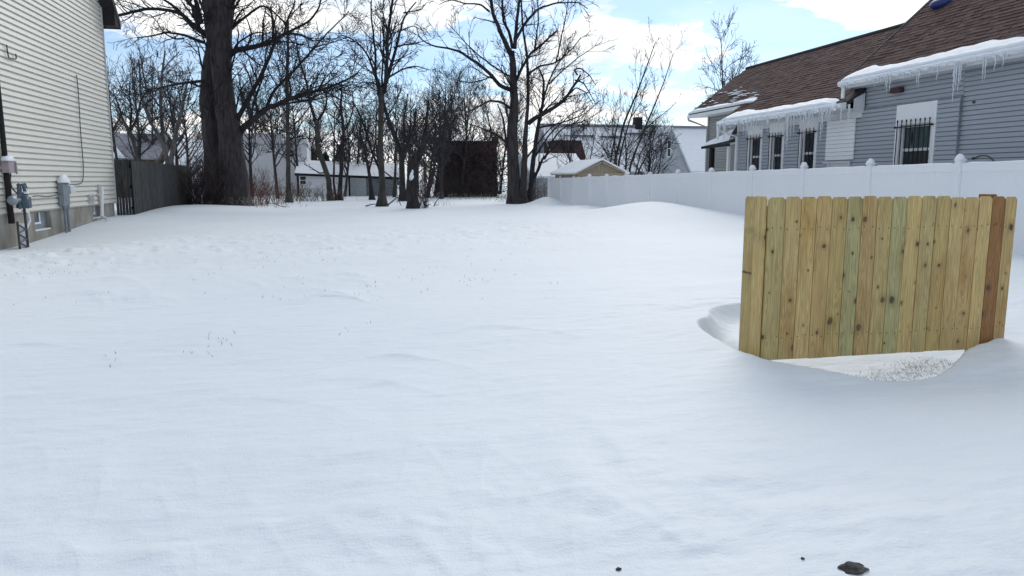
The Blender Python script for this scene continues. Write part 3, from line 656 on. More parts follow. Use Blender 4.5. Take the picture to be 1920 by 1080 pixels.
for bx, w in xs:
    for z in (1.25, .43):
        for k in (.2, .78):
            c = (bx+w*k+random.uniform(-.008, .008), PY-.0185, z+random.uniform(-.012, .012)); r = .0042
            mb.prism([(c[0]+r*math.cos(a), c[1], c[2]+r*math.sin(a)) for a in np.linspace(0, 2*math.pi, 7)[:-1]], (0, -.002, 0), 1.0)
mb.build('front_boards', M['pine'], sc)
mb = MB()
for k in range(2): picket(mb, (3.0, PY+.004+k*.142, 0), (0, 1, 0), .138, .2, 1.49-.004*k, (-1, 0, 0), (.03, .22)[k]+.02, .018, .02)
mb.build('side_boards', M['pine'], sc)
for px_, zt in ((3.03, 1.42), (EX-.12, 1.497)):
    mb = MB(); mb.box(px_, px_+.089, PY+.042, PY+.131, -.3, zt, .93 if px_ > 4 else .33); mb.build('post', M['pine'], sc, bevel=.004)
for z in (.40, 1.2):
    mb = MB(); mb.box(3.02, EX+.08, PY+.002, PY+.040, z, z+.089, .23); mb.build('rail', M['pine'], sc)

# ================================================================== white vinyl fence
FX = 11.1
vf = thing('vinyl_fence', 'long white vinyl privacy fence with capped posts, snow drifted against it', 'fence', (FX, 26, 0))
ftop = lambda y: 1.90-.0095*max(0, y-11.85)
ys = [11.85+2.44*k for k in range(-1, 13)]
for i, y in enumerate(ys):
    t = ftop(y); h = .064
    mb = MB(); mb.box(FX-h, FX+h, y-h, y+h, -.5, t+.05); po = mb.build('post', M['white'], vf, bevel=.006)
    mb = MB(); mb.box(FX-h-.012, FX+h+.012, y-h-.012, y+h+.012, t+.051, t+.075); n = len(mb.v)
    mb.v += [(FX-h, y-h, t+.0751), (FX+h, y-h, t+.0751), (FX+h, y+h, t+.0751), (FX-h, y+h, t+.0751), (FX, y, t+.125)]
    for a, b in ((0, 1), (1, 2), (2, 3), (3, 0)): mb.f.append((n+a, n+b, n+4)); mb.t.append(0)
    mb.build('cap', M['white'], po)
    if i % 2 == 0 or y < 26 or random.random() < .5:
        mb = MB(); mb.blob((FX+.01, y+.02, t+.055), .09, .095, .10+.02*(y < 20), 14, 6, .07, True); mb.build('snow_cap', M['snow'], po, True)
    if i < len(ys)-1:
        y2 = ys[i+1]; t2 = ftop(y2); a, b = y+h+.001, y2-h-.001
        mb = MB(); kk = 14
        for j in range(kk):
            u0 = a+(b-a)*j/kk; u1 = a+(b-a)*(j+1)/kk; tt = t+(t2-t)*(j+.5)/kk
            mb.box(FX-.013, FX+.013, u0+.0025, u1-.0025, -.4, tt-.14)
        mb.box(FX-.011, FX+.011, a, b, -.4, min(t, t2)-.14)
        pa = mb.build('panel', M['white'], vf)
        mb = MB(); mb.slab([(FX-.03, a, t), (FX+.03, a, t), (FX+.03, b, t2), (FX-.03, b, t2)], (0, 0, 1), .15); mb.build('top_rail', M['white'], pa, bevel=.005)
        mb = MB(); nn = 26; P = np.zeros((nn, 5, 3))
        for j in range(nn):
            yy = a+(b-a)*j/(nn-1); tt = t+(t2-t)*j/(nn-1); hh = max(.002, .022+.03*mnoise.noise(Vector((yy*1.3, 3.1, 0))))*min(1, min(j, nn-1-j)/2+.05)
            for m_ in range(5):
                an = math.pi*m_/4; P[j, m_] = (FX-.031*math.cos(an), yy, tt-.002+hh*math.sin(an))
        mb.grid(P); mb.build('snow_strip', M['snow'], pa, True)
# ================================================================== gray-blue house on the right
XW, XM, XBk = 12.94, 12.88, 13.9
rh = thing('gray_house', 'blue gray sided house with brown shingle roof and icicles behind the white fence', 'house', (15.5, 18, 0))
fe = (12.55, 4.11, .875, 17.40)      # front eave: x, z, slope, far rake y
me_ = (12.38, 3.54, .740)            # main plane, low eave over the middle part
YBK = 27.85; RX, RZ = 15.66, 3.54+(15.66-12.38)*.740
zmain = lambda x: me_[1]+(x-me_[0])*me_[2]
zfront = lambda x: fe[1]+(x-fe[0])*fe[2]
wl = {}
def rwin(px0, px1, pyt, pyg, gx0, gx1, rail_py, zb=.95):
    a = atX(px0, pyt, XM); b = atX(px1, pyt, XM); g0 = atX(gx0, pyg, XM+.1); g1 = atX(gx1, pyg, XM+.1); rz = atX((gx0+gx1)/2, rail_py, XM+.1)
    return dict(y0=b[1], y1=a[1], zt=(a[2]+b[2])/2, zg=(g0[2]+g1[2])/2, zr=rz[2], zb=zb)
W = [rwin(1404, 1431.5, 236, 259, 1414, 1426, 294), rwin(1445, 1473, 231, 254.5, 1457, 1470, 291), rwin(1501, 1535, 223, 247, 1513, 1531, 287), rwin(1684, 1759, 193, 235, 1698, 1747, 280)]
holes = [(w['y0']-.0, w['y1']+.0, w['zb']-.1, w['zt']) for w in W]
yblk = 13.88; ztrim = 3.37; YM1 = 23.25
mb = MB(); lap(mb, XM, -1, yblk, 17.30, .3, ztrim-.01, .1016, .018, .018, holes); lap(mb, XM, -1, 17.302, YM1, .3, 3.42, .1016, .018, .018, holes)
mb.build('middle_wall', M['siding'], rh)
mb = MB(); lap(mb, XW, -1, 6.0, yblk, .3, 3.9, .1016, .018, .018); lap(mb, XW, -1, yblk, 17.32, ztrim+.012, 3.9, .1016, .018, .018)
mb.build('front_wall', M['siding'], rh)
mb = MB(); lap(mb, XBk, -1, YM1-.5, 27.45, .3, 4.15, .1016, .018, .018); mb.build('rear_wall', M['siding_back'], rh)
# hidden closures: gable ends, far side
mb = MB(); yg = 27.43
mb.poly([(XBk, yg, 0), (18.0, yg, 0), (18.0, yg, 4.3), (RX, yg, RZ-.25), (XBk, yg, 4.2)]); mb.box(17.9, 18, 6, yg, 0, 4.2)
mb.poly([(XW+.03, 17.34, 3.3), (19.0, 17.34, 3.3), (19, 17.34, 4.6), (17.2, 17.34, zfront(17.2)-.35), (XW+.03, 17.34, 4.0)])
mb.poly([(XM+.04, YM1-.02, 0), (XBk, YM1-.02, 0), (XBk, YM1-.02, 4.1), (XM+.04, YM1-.02, 3.5)])
mb.poly([(XW+.03, 6, 0), (19, 6, 0), (19, 6, 4.6), (17.2, 6, zfront(17.2)-.35), (XW+.03, 6, 4.0)])
mb.build('gable_wall', M['siding_back'], rh)
# corner boards and J-trim
mb = MB(); mb.box(XM-.03, XM+.05, YM1-.03, YM1+.05, .3, 3.42); mb.build('corner_board', M['white_old'], rh)
mb = MB(); mb.box(XM-.025, XW-.005, yblk-.03, 17.3, ztrim-.012, ztrim+.014); mb.box(XM-.022, XW-.006, yblk-.014, yblk-.0, .3, ztrim-.01)
mb.build('trim_strip', M['gray_metal'], rh)
mb = MB(); mb.box(XBk-.03, XBk+.05, 27.42, 27.5, .3, 4.15); mb.box(XBk-.05, XBk+.0, 27.36, 27.415, .3, 4.1); mb.build('corner_board', M['siding_back'], rh)
# shingle roofs: every tab a small lapped slab
def shingles(name, y0, y1, x0, x1, zf, slope, acc=None, seed=1, lim=None):
    rg = random.Random(seed); mb = MB(); c = 1/math.sqrt(1+slope*slope); ex = .14; L = (x1-x0)/c; k = int(L/ex)
    for i in range(k):
        s = i*ex; y = y0-rg.random()*.3
        off = rg.uniform(-.006, .006)
        while y < y1:
            w = rg.uniform(.17, .36); a = max(y, y0); b = min(y+w-.006, y1); y += w
            if b-a < .02: continue
            th = rg.choice((.008, .013, .02)); sl = s+off+rg.uniform(-.007, .007)
            xa = x0+sl*c; xb_ = x0+(sl+ex*1.08)*c
            if acc and not acc((xa+xb_)/2, (a+b)/2): continue
            n = np.array([-slope*c, 0, c])
            A = np.array([xa, a, zf(xa)]); B = np.array([xa, b, zf(xa)]); C_ = np.array([xb_, b, zf(xb_)]); D = np.array([xb_, a, zf(xb_)])
            t = rg.random()
            mb.quad(A+n*th, D+n*.001, C_+n*.001, B+n*th, t); mb.quad(A, A+n*th, B+n*th, B, t)
    return mb.build(name, M['shingle'], rf, )
rf_mb = MB()
def deck(x0, z0, x1, z1, y0, y1, th=.12):
    rf_mb.hexa([(x0, y0, z0-th), (x1, y0, z1-th), (x1, y1, z1-th), (x0, y1, z0-th), (x0, y0, z0-.002), (x1, y0, z1-.002), (x1, y1, z1-.002), (x0, y1, z0-.002)])
XF = 17.2
deck(fe[0], fe[1], XF, zfront(XF), 5.7, fe[3]); deck(XF, zfront(XF), 19.5, zfront(XF)-2.0, 5.7, fe[3])
deck(13.22, zmain(13.22), RX, RZ, fe[3]+.001, YBK); deck(RX, RZ, 18.4, RZ-2.06, fe[3]+.001, YBK)
deck(me_[0], me_[1], 13.219, zmain(13.219), 17.0, YM1+.35)
rf = rf_mb.build('roof', M['drip'], rh)
shingles('shingle_slope', 9.0, fe[3], fe[0]+.05, XF, zfront, fe[2], seed=2)
shingles('shingle_slope', fe[3]+.02, YBK, 13.22, RX, zmain, me_[2], seed=3)
shingles('shingle_slope', 17.42, YM1+.33, me_[0]+.03, 13.23, zmain, me_[2], seed=4)
mb = MB(); mb.tube([(RX, fe[3], RZ+.0), (RX, YBK, RZ+.0)], .07, 8); mb.build('ridge_cap', M['drip'], rf)
mb = MB(); mb.slab([(fe[0], fe[3]-.05, zfront(fe[0])+.03), (XF, fe[3]-.05, zfront(XF)+.03), (XF, fe[3]+.03, zfront(XF)+.03), (fe[0], fe[3]+.03, zfront(fe[0])+.03)], (0, 0, 1), .2); mb.build('rake_board', M['drip'], rf)
q = atY(1764, 3, 16.6); mb = MB(); mb.blob((q[0], q[1], zfront(q[0])+.06), .22, .30, .13, 12, 6, .1); mb.build('roof_cover', M['blue'], rf, True)
# snow on the roof edges
def snowband(name, y0, y1, x0, zf, slope, width, height, seed, par, lipx=.09, n=None, endfade=.5):
    n = n or int((y1-y0)/.09)+2; m_ = 11; P = np.zeros((n, m_, 3))
    for j in range(n):
        y = y0+(y1-y0)*j/(n-1); e = min(1, (y-y0)/endfade, (y1-y)/endfade); e = max(.03, e)**.45
        wv = width*(1+.7*mnoise.noise(Vector((y*.55, seed, 0)))+.16*mnoise.noise(Vector((y*2.6, seed, 4))))*e; h = height*(1+.25*mnoise.noise(Vector((y*.8, seed, 9)))+.12*mnoise.noise(Vector((y*3, seed, 2)))+.10*mnoise.noise(Vector((y*8, seed, 7))))*e
        for k in range(m_):
            t = k/(m_-1)
            if t < .2: xx = -lipx*e+.02*(t/.2-1)*0; hh = -.03+(h*.75+.03)*(t/.2)
            else:
                s = (t-.2)/.8; xx = -lipx*e+(wv+lipx)*s; hh = h*(.75+.9*s*(1-s)*1.3-.75*s*s)
            if k == 1: xx -= .02
            P[j, k] = (x0+xx, y, zf(x0+max(0, xx))+hh+.008*mnoise.noise(Vector((y*7, t*6, seed))))
    mb = MB(); mb.grid(P[:, ::-1]); o = mb.build(name, M['snow'], par, True); return o
snowband('snow_band', 6.0, fe[3]+.12, fe[0], zfront, fe[2], .30, .095, 11, rf)
snowband('snow_band', 17.45, YM1+.36, me_[0], zmain, me_[2], .30, .10, 12, rf)
snowband('snow_band', 22.9, YBK, 13.22, zmain, me_[2], .22, .08, 13, rf)
rg = random.Random(5)
mb = MB()
for k in range(46):                                       # patches left on the rear slope
    y = rg.triangular(23.2, 27.7, 25); s = rg.random()**1.8*1.0; x = 13.3+s*(.5 if y < 25 else 1.0)
    mb.blob((x, y, zmain(x)+.0), rg.uniform(.03, .10), rg.uniform(.08, .32), .03, 8, 4, .35, True)
for k in range(9):                                        # along the rake and the ridge step
    t = rg.random(); x = 13.3+t*1.2; mb.blob((x, YBK-.06, zmain(x)+.01), .12, .05, .03, 8, 4, .3, True)
for k in range(8):
    t = k/7; x = RX-.75+t*.65; mb.blob((x, fe[3]+.16+rg.uniform(-.05, .08), zmain(x)+.03), .09, .10, .09, 8, 5, .4)
mb.build('snow_patch', M['snow'], rf, True)
# eaves: soffit, fascia, gutters, ice
def gutter(name, x, z, y0, y1, hgt=.13):
    mb = MB(); prof = [(0, 0), (-.085, .02), (-.115, .07), (-.115, hgt), (-.10, hgt), (-.10, .075), (-.075, .04), (0, .03)]
    mb.prism([(x+a, y0, z+b) for a, b in prof], (0, y1-y0, 0)); return mb.build(name, M['white'], rh)
mb = MB(); mb.box(fe[0]+.0, XW-.001, 6.0, fe[3]-.03, fe[1]-.20, fe[1]-.175); mb.box(fe[0]-.022, fe[0]-.001, 5.8, fe[3]-.02, fe[1]-.20, fe[1]-.005)
mb.box(fe[0], XW+.2, fe[3]-.03, fe[3]-.005, fe[1]-.2, fe[1]-.01); mb.build('soffit', M['white_old'], rh)
mb = MB(); mb.box(me_[0], XM-.001, 17.02, YM1+.32, me_[1]-.18, me_[1]-.155); mb.box(me_[0]-.022, me_[0]-.001, 17.0, YM1+.34, me_[1]-.18, me_[1]-.005)
mb.prism([(me_[0]+.2, 16.97, me_[1]-.19), (XM, 16.97, me_[1]-.26), (XM, 16.97, me_[1]+.24), (me_[0]+.2, 16.97, me_[1]+.08)], (0, .028, 0)); mb.box(XM-.02, XM-.002, 17.02, YM1, me_[1]-.36, me_[1]-.181); mb.build('soffit', M['white_old'], rh)
mb = MB(); mb.slab([(13.2, 22.7, 4.0), (XBk+.3, 22.7, 4.06), (XBk+.3, YBK-.02, 4.06), (13.2, YBK-.02, 4.0)], (0, 0, 1), .02); mb.box(13.17, 13.2, 22.7, YBK, 3.985, 4.10); mb.build('soffit', M['white'], rh)
g1 = gutter('gutter', fe[0]-.024, fe[1]-.16, 5.9, fe[3]+.06); g2 = gutter('gutter', me_[0]-.024, me_[1]-.15, 17.05, YM1+.38, .12)
def icicle(mb, x, y, z, L, r, rg):
    n = max(4, int(L/.05)); pts = []; rad = []
    for i in range(n+1):
        t = i/n; pts.append((x+.006*math.sin(i*1.7+L*9), y+.006*math.cos(i*1.3), z-L*t)); rad.append(max(.0025, r*(1-t)**.75*(1+.10*math.sin(i*2.1+y*5))))
    mb.tube(pts, rad, 7)
def icicles(par, x, z, y0, y1, sheet, specials, dens, lo, hi, seed, cap_n):
    rg = random.Random(seed)
    n = int((y1-y0)/.05); P = np.zeros((n, 6, 3))               # ice apron frozen over gutter and fascia
    for j in range(n):
        y = y0+(y1-y0)*j/(n-1); d = sheet*(.55+.65*abs(mnoise.noise(Vector((y*1.9, seed, 1)))+.6*mnoise.noise(Vector((y*6, seed, 2)))))
        for k in range(6): P[j, k] = (x-.012+.012*mnoise.noise(Vector((y*9, k*1.3, seed)))-.015*math.sin(math.pi*k/5), y, z+.125-(d+.06)*k/5)
    mb = MB(); mb.grid(P); mb.build('ice_apron', M['ice'], par, True)
    ys = [(y, L) for y, L in specials]
    while len(ys) < cap_n:
        y = rg.uniform(y0+.1, y1-.1); ys.append((y, rg.uniform(lo, hi)*rg.random()**.6*(1+.8*max(0, mnoise.noise(Vector((y*1.1, seed, 5)))))))
    for y, L in ys:
        mb = MB(); L = max(.08, L); icicle(mb, x-.02+rg.uniform(-.015, .015), y, z+.04, L, .012+.016*min(1.6, L), rg); mb.build('icicle', M['ice'], par, True)
yf = lambda px, py: atX(px, py, fe[0]-.12)[1]
ym = lambda px, py: atX(px, py, me_[0]-.12)[1]
icicles(g1, fe[0]-.13, fe[1]-.14, 9.5, fe[3], .075, [(yf(1666, 150), .42), (yf(1671, 150), .40), (yf(1663, 150), .3), (yf(1722, 140), .36), (yf(1726, 140), .40), (yf(1761, 130), .34), (yf(1793, 130), .85), (yf(1797, 130), .6), (yf(1801, 130), .66), (yf(1790, 130), .4), (yf(1804, 130), .45), (yf(1847, 115), .52), (yf(1852, 115), .46), (yf(1869, 112), .34), (yf(1884, 110), .28)], 0, .10, .24, 21, 84)
icicles(g2, me_[0]-.13, me_[1]-.13, 17.2, YM1+.3, .17, [(ym(1481, 215), 1.15), (ym(1478, 215), .95), (ym(1486, 215), .8), (ym(1492, 212), .62), (ym(1543, 205), .92), (ym(1546, 205), .7), (ym(1539, 205), .55), (ym(1579, 195), .48), (ym(1581, 195), .45), (ym(1455, 222), .40), (ym(1509, 210), .75), (ym(1512, 210), .66), (ym(1526, 208), .6), (ym(1521, 208), .5), (ym(1593, 190), .42), (ym(1596, 190), .38), (ym(1560, 198), .42)], 0, .2, .6, 22, 92)
# downspout + elbows at the two gutter ends
mb = MB(); mb.tube([(fe[0]-.07, fe[3]-.10, fe[1]-.15), (fe[0]-.07, fe[3]-.10, me_[1]+.12)], .05, 8); mb.build('downspout', M['white'], rh)
mb = MB(); yy = YM1+.25; mb.tube([(me_[0]-.08, yy, me_[1]-.13), (me_[0]-.08, yy, me_[1]-.32), (XM-.05, YM1+.02, me_[1]-.52), (XM-.05, YM1+.02, .3)], .045, 8); mb.tube([(me_[0]-.1, yy+.05, me_[1]-.1), (me_[0]-.1, yy+.05, me_[1]-.62)], [.06, .04], 8); mb.build('downspout', M['white'], rh)
mb = MB(); mb.tube([(13.16, YBK-.12, 3.98), (13.18, YBK-.12, 3.9), (XBk-.07, 27.40, 3.62), (XBk-.07, 27.40, .3)], .042, 8); mb.build('downspout', M['siding_back'], rh)
# barred windows
for i, w in enumerate(W):
    big = i == 3; y0, y1, zt, zg, zr, zb = w['y0'], w['y1'], w['zt'], w['zg'], w['zr'], w['zb']
    tw = .11 if not big else .13
    mb = MB(); mb.box(XM-.024, XM+.14, y0, y0+tw, zb, zt); mb.box(XM-.024, XM+.14, y1-tw, y1, zb, zt); mb.box(XM-.026, XM+.14, y0+tw, y1-tw, zg+.03, zt-.001); mb.box(XM-.03, XM+.14, y0-.03, y1+.03, zb-.1, zb)
    wd = mb.build('window', M['white'], rh)
    a, b = y0+tw, y1-tw; gx = XM+.10
    mb = MB(); fw = .045
    mb.box(gx-.03, gx+.02, a, a+fw, zb, zg+.03); mb.box(gx-.03, gx+.02, b-fw, b, zb, zg+.03); mb.box(gx-.029, gx+.02, a+fw, b-fw, zg-.03, zg+.03); mb.box(gx-.032, gx+.02, a+fw, b-fw, zr-.035, zr+.03); mb.build('frame', M['white_old'], wd)
    mb = MB(); mb.box(gx, gx+.01, a+fw, b-fw, zr+.03, zg-.03); mb.build('pane', M['glassg'] if big else M['glass'], wd)
    mb = MB(); mb.box(gx+.012, gx+.02, a+fw, b-fw, zb, zr-.035); mb.build('pane', M['glass'], wd)
    mb = MB(); nb = 8 if big else 5; xb = XM-.075; tb = zg+.10
    for k in range(nb):
        yy = a-.01+(b-a+.02)*k/(nb-1); mb.tube([(xb, yy, zb), (xb, yy, tb)], .011, 6)
        if big: mb.tube([(xb, yy, tb-.02), (xb, yy, tb+.02), (xb, yy, tb+.05)], [.011, .02, .004], 6)
    for z in (zg-.02, zr-.5):
        mb.tube([(XM-.02, a-.08, z), (xb, a-.08, z), (xb, b+.08, z), (XM-.02, b+.08, z)], .014, 6)
        for yy in (a-.08, b+.08): mb.blob((xb, yy, z), .028, .028, .028, 8, 6, 0)
    if big: mb.tube([(xb, (a+b)/2, zr+.1), (xb, (a+b)/2, zr+.25), (xb, (a+b)/2, zr+.42)], [.01, .03, .008], 6)
    mb.build('security_bars', M['dark_trim'], wd)
# white board over an opening, with an air conditioner frame under it
a = atX(1548, 303, XM-.03); b = atX(1605, 223, XM-.03); zc = atX(1605, 297, XM-.03)[2]
mb = MB(); n = 10; y0, y1 = b[1], a[1]; zlo = (a[2]+zc)/2; zhi = (b[2]+atX(1551, 227, XM-.03)[2])/2
for k in range(n):
    z = zlo+(zhi-zlo)*k/n; h_ = (zhi-zlo)/n; mb.hexa([(XM-.062, y0, z+.008), (XM-.02, y0, z), (XM-.02, y1, z), (XM-.062, y1, z+.008), (XM-.050, y0, z+h_), (XM-.02, y0, z+h_), (XM-.02, y1, z+h_), (XM-.050, y1, z+h_)])
mb.build('cover_board', M['white'], rh)
mb = MB(); mb.box(XM-.06, XM-.019, y0+.12, y1+.1, zlo-.09, zlo-.03); mb.box(XM-.06, XM-.019, y0+.12, y0+.2, zlo-.8, zlo-.091); mb.box(XM-.06, XM-.019, y1-.18, y1-.1, zlo-.8, zlo-.091); mb.box(XM-.03, XM-.018, y0+.2, y1-.18, zlo-.8, zlo-.091); mb.build('opening_frame', M['white_old'], rh)
a = atX(1672, 178, XW-.05); b = atX(1692, 163, XW-.05)
mb = MB(); mb.hexa([(XW-.16, b[1]-.02, a[2]+.03), (XW, b[1]-.02, a[2]+.03), (XW, a[1], a[2]+.03), (XW-.16, a[1], a[2]+.03), (XW-.12, b[1]-.02, b[2]), (XW, b[1]-.02, b[2]), (XW, a[1], b[2]), (XW-.12, a[1], b[2])]); mb.build('vent_hood', M['maroon'], rh, bevel=.006)
for px, py in ((1826, 191.5), (1824.5, 297)): mb = MB(); c = atX(px, py, XW-.02); mb.blob(c, .03, .03, .03, 8, 6, 0); mb.build('wall_hook', M['pipe_dark'], rh)
mb = MB()
mb.tube(smoothline([atX(1826, 297, XW-.03), atX(1838, 291, XW-.03), atX(1852, 292, XW-.03), atX(1860, 298, XW-.03), atX(1865, 306, XW-.03)], 16), .01, 6)
mb.build('hanging_cord', M['pipe_dark'], rh)
# side porch
mb = MB(); pz = 2.80; mb.slab([(12.62, YM1+.06, pz), (XBk-.04, YM1+.06, pz+.32), (XBk-.04, 25.4, pz+.26), (12.62, 25.4, pz-.02)], (0, 0, 1), .06); po = mb.build('porch_roof', M['white_old'], rh); mb = MB(); mb.slab([(12.598, YM1+.06, pz), (12.619, YM1+.06, pz), (12.619, 25.4, pz-.02), (12.598, 25.4, pz-.02)], (0, 0, 1), .09); mb.build('fascia', M['dark_trim'], po)
mb = MB(); n = 24; P = np.zeros((n, 12, 3))
for j in range(n):
    t = j/(n-1); y = YM1+.07+(25.5-YM1-.1)*t
    for k in range(12):
        s = k/11; x = 12.57+(XBk-.05-12.57)*s; hgt = ((.42*(1-t)**1.4+.12)*min(1, .1+s*4)**.6-(.05 if k == 0 else 0))*(min(1, (1-t)*6+.05))**.5
        P[j, k] = (x, y, pz+.01+.30*max(0, (x-12.62)/1.3)+hgt)
mb.grid(P); mb.build('snow_cap', M['snow'], po, True)
mb = MB(); mb.box(12.66, 12.80, 24.72, 24.88, -.1, pz-.09); mb.build('porch_post', M['dark_trim'], rh)
mb = MB(); mb.box(12.70, 12.78, YM1+.30, YM1+.42, -.1, pz-.08); mb.build('porch_post', M['white'], rh)

# ================================================================== houses and sheds behind
def gab(x0, x1, y0, y1, z0, ze, zr, mb, axis='x'):
    """closed gabled box; ridge along axis"""
    if axis == 'x':
        ym_ = (y0+y1)/2
        mb.prism([(x0, y0, z0), (x0, y1, z0), (x0, y1, ze), (x0, ym_, zr), (x0, y0, ze)], (x1-x0, 0, 0))
    else:
        xm_ = (x0+x1)/2
        mb.prism([(x1, y0, z0), (x0, y0, z0), (x0, y0, ze), (xm_, y0, zr), (x1, y0, ze)], (0, y1-y0, 0))
def roofx(mb, x0, x1, y0, y1, ze, zr, o=.35, th=.12):
    ym_ = (y0+y1)/2; m_ = (zr-ze)/(ym_-y0); n = np.array([0, -m_, 1])/math.hypot(1, m_); n2 = n*[1, -1, 1]
    mb.slab([(x0-o, y0-o, ze-o*m_+th), (x1+o, y0-o, ze-o*m_+th), (x1+o, ym_, zr+th), (x0-o, ym_, zr+th)], n, th)
    mb.slab([(x0-o, ym_, zr+th), (x1+o, ym_, zr+th), (x1+o, y1+o, ze-o*m_+th), (x0-o, y1+o, ze-o*m_+th)], n2, th)
def roofy(mb, x0, x1, y0, y1, ze, zr, o=.25, th=.1):
    xm_ = (x0+x1)/2; m_ = (zr-ze)/(xm_-x0); n = np.array([-m_, 0, 1])/math.hypot(1, m_); n2 = n*[-1, 1, 1]
    mb.slab([(x0-o, y0-o, ze-o*m_+th), (xm_, y0-o, zr+th), (xm_, y1+o, zr+th), (x0-o, y1+o, ze-o*m_+th)], n, th)
    mb.slab([(xm_, y0-o, zr+th), (x1+o, y0-o, ze-o*m_+th), (x1+o, y1+o, ze-o*m_+th), (xm_, y1+o, zr+th)], n2, th)
def winpart(root, c0, c1, y, matp='glass', fr=.08):
    mb = MB(); mb.box(c0[0]-fr, c1[0]+fr, y-.06, y-.005, c0[2]-fr, c1[2]+fr); w = mb.build('window', M['white'], root)
    mb = MB(); zm = (c0[2]+c1[2])/2; mb.box(c0[0], c1[0], y-.075, y-.061, c0[2], zm-.03); mb.box(c0[0], c1[0], y-.075, y-.061, zm+.03, c1[2]); mb.build('pane', M[matp], w)
# white two-storey house
Y = 66; a = atY(440, 372, Y); b = atY(576, 300, Y); e = atY(500, 270, Y)[2]; r = atY(500, 251, Y+3.5)[2]
t = thing('white_house', 'white two storey house with gray roof beyond the big tree', 'house', (a[0]+3, Y+3.5, 0))
mb = MB(); mb.box(a[0]-3, b[0], Y, Y+7, -.3, e); mb.build('wall', M['whitewall'], t)
mb = MB(); ym_ = Y+3.5
mb.hexa([(a[0]-3.3, Y-.3, e-.05), (b[0]-.9, Y-.3, e-.05), (b[0]-.9, Y+7.3, e-.05), (a[0]-3.3, Y+7.3, e-.05), (a[0]-3, ym_-.2, r), (b[0]-2.5, ym_-.2, r), (b[0]-2.5, ym_+.2, r), (a[0]-3, ym_+.2, r)]); mb.build('roof', M['farroof'], t)
mb = MB(); mb.box(b[0]-2.2, b[0]+.06, Y-.06, Y+5, e-.02, e+.35); mb.blob((b[0]-1.0, Y+1.5, e+.35), 1.2, 2, .25, 12, 5, .1, True); mb.build('parapet', M['whitewall'], t)
winpart(t, atY(542, 294, Y), atY(551, 282, Y), Y, fr=.05)
# low white garage with open bay
Y = 62; a = atY(562, 368, Y); m1 = atY(654, 366, Y); b = atY(748, 366, Y); e = atY(600, 324, Y)[2]; r = atY(620, 298, Y+4)[2]
t = thing('white_garage', 'long low white garage with snowy roof and open dark bay', 'garage', ((a[0]+b[0])/2, Y+3, 0))
mb = MB(); mb.box(a[0], m1[0], Y, Y+8, -.3, e); mb.box(m1[0], b[0]-2.6, Y+1.2, Y+1.4, -.3, e-.1); mb.box(m1[0], b[0], Y+7.7, Y+8, -.3, e); mb.build('wall', M['whitewall'], t)
mb = MB(); mb.box(b[0]-2.6, b[0]-.02, Y+1.5, Y+1.6, -.3, e-.1); mb.build('bay_door', M['gray_metal'], t)
mb = MB(); m_ = (r-e)/4
mb.hexa([(a[0]-.3, Y-.3, e-.02), (b[0]+.2, Y-.5, e-.35), (b[0]+.2, Y+8.3, e-.3), (a[0]-.3, Y+8.3, e), (a[0]-.3, Y+4, r-.1), (b[0]+.2, Y+4, r-.35), (b[0]+.2, Y+4.2, r-.35), (a[0]-.3, Y+4.2, r-.1)]); mb.build('roof', M['snow'], t)
mb = MB(); mb.hexa([(a[0]-.3, Y-.36, e-.22), (b[0]+.2, Y-.56, e-.55), (b[0]+.2, Y-.51, e-.55), (a[0]-.3, Y-.31, e-.22), (a[0]-.3, Y-.36, e-.03), (b[0]+.2, Y-.56, e-.36), (b[0]+.2, Y-.51, e-.36), (a[0]-.3, Y-.31, e-.03)]); mb.build('fascia', M['dark_trim'], t)
mb = MB(); mb.box(m1[0]+.0, m1[0]+.14, Y-.2, Y-.06, -.2, e-.25); mb.build('corner_post', M['dark_trim'], t)
winpart(t, atY(563.5, 345, Y), atY(573, 331, Y), Y, fr=.04)
# dark overgrown brick outbuilding
Y = 58; a = atY(834, 368, Y); b = atY(932, 368, Y); tz = atY(880, 268, Y)[2]
t = thing('brick_outbuilding', 'dark red brick outbuilding overgrown with bare vines', 'shed', ((a[0]+b[0])/2, Y+2, 0))
mb = MB(); mb.box(a[0], b[0], Y, Y+4.5, -.3, tz); mb.build('wall', M['oldbrick'], t)
mb = MB(); mb.box(a[0]-.12, b[0]+.15, Y-.12, Y+4.6, tz+.001, tz+.16); mb.build('roof', M['roof_dark'], t)
mb = MB(); mb.box(b[0]-.2, b[0]+.1, Y+.1, Y+.5, tz+.161, tz+.45); mb.build('chimney', M['oldbrick'], t)
g = np.random.default_rng(3); n = 420
p = np.stack([g.uniform(a[0]-.3, b[0]+.4, n), np.full(n, Y-.1), g.uniform(.1, tz*.8, n)], -1); d = g.normal(size=(n, 3))*[.5, .06, .6]+[0, -.04, .5]; d /= np.linalg.norm(d, axis=1, keepdims=True)
P, Rd = growl(p, d, g.uniform(.8, 2.4, n), np.full(n, .03), g, 8, .22, .0, .009); P[:, :, 1] = np.minimum(P[:, :, 1], Y-.04); V, F = tubes(P, Rd, 3)
o = arrmesh('vine', V, F, M['ivy'], t); o['kind'] = 'stuff'
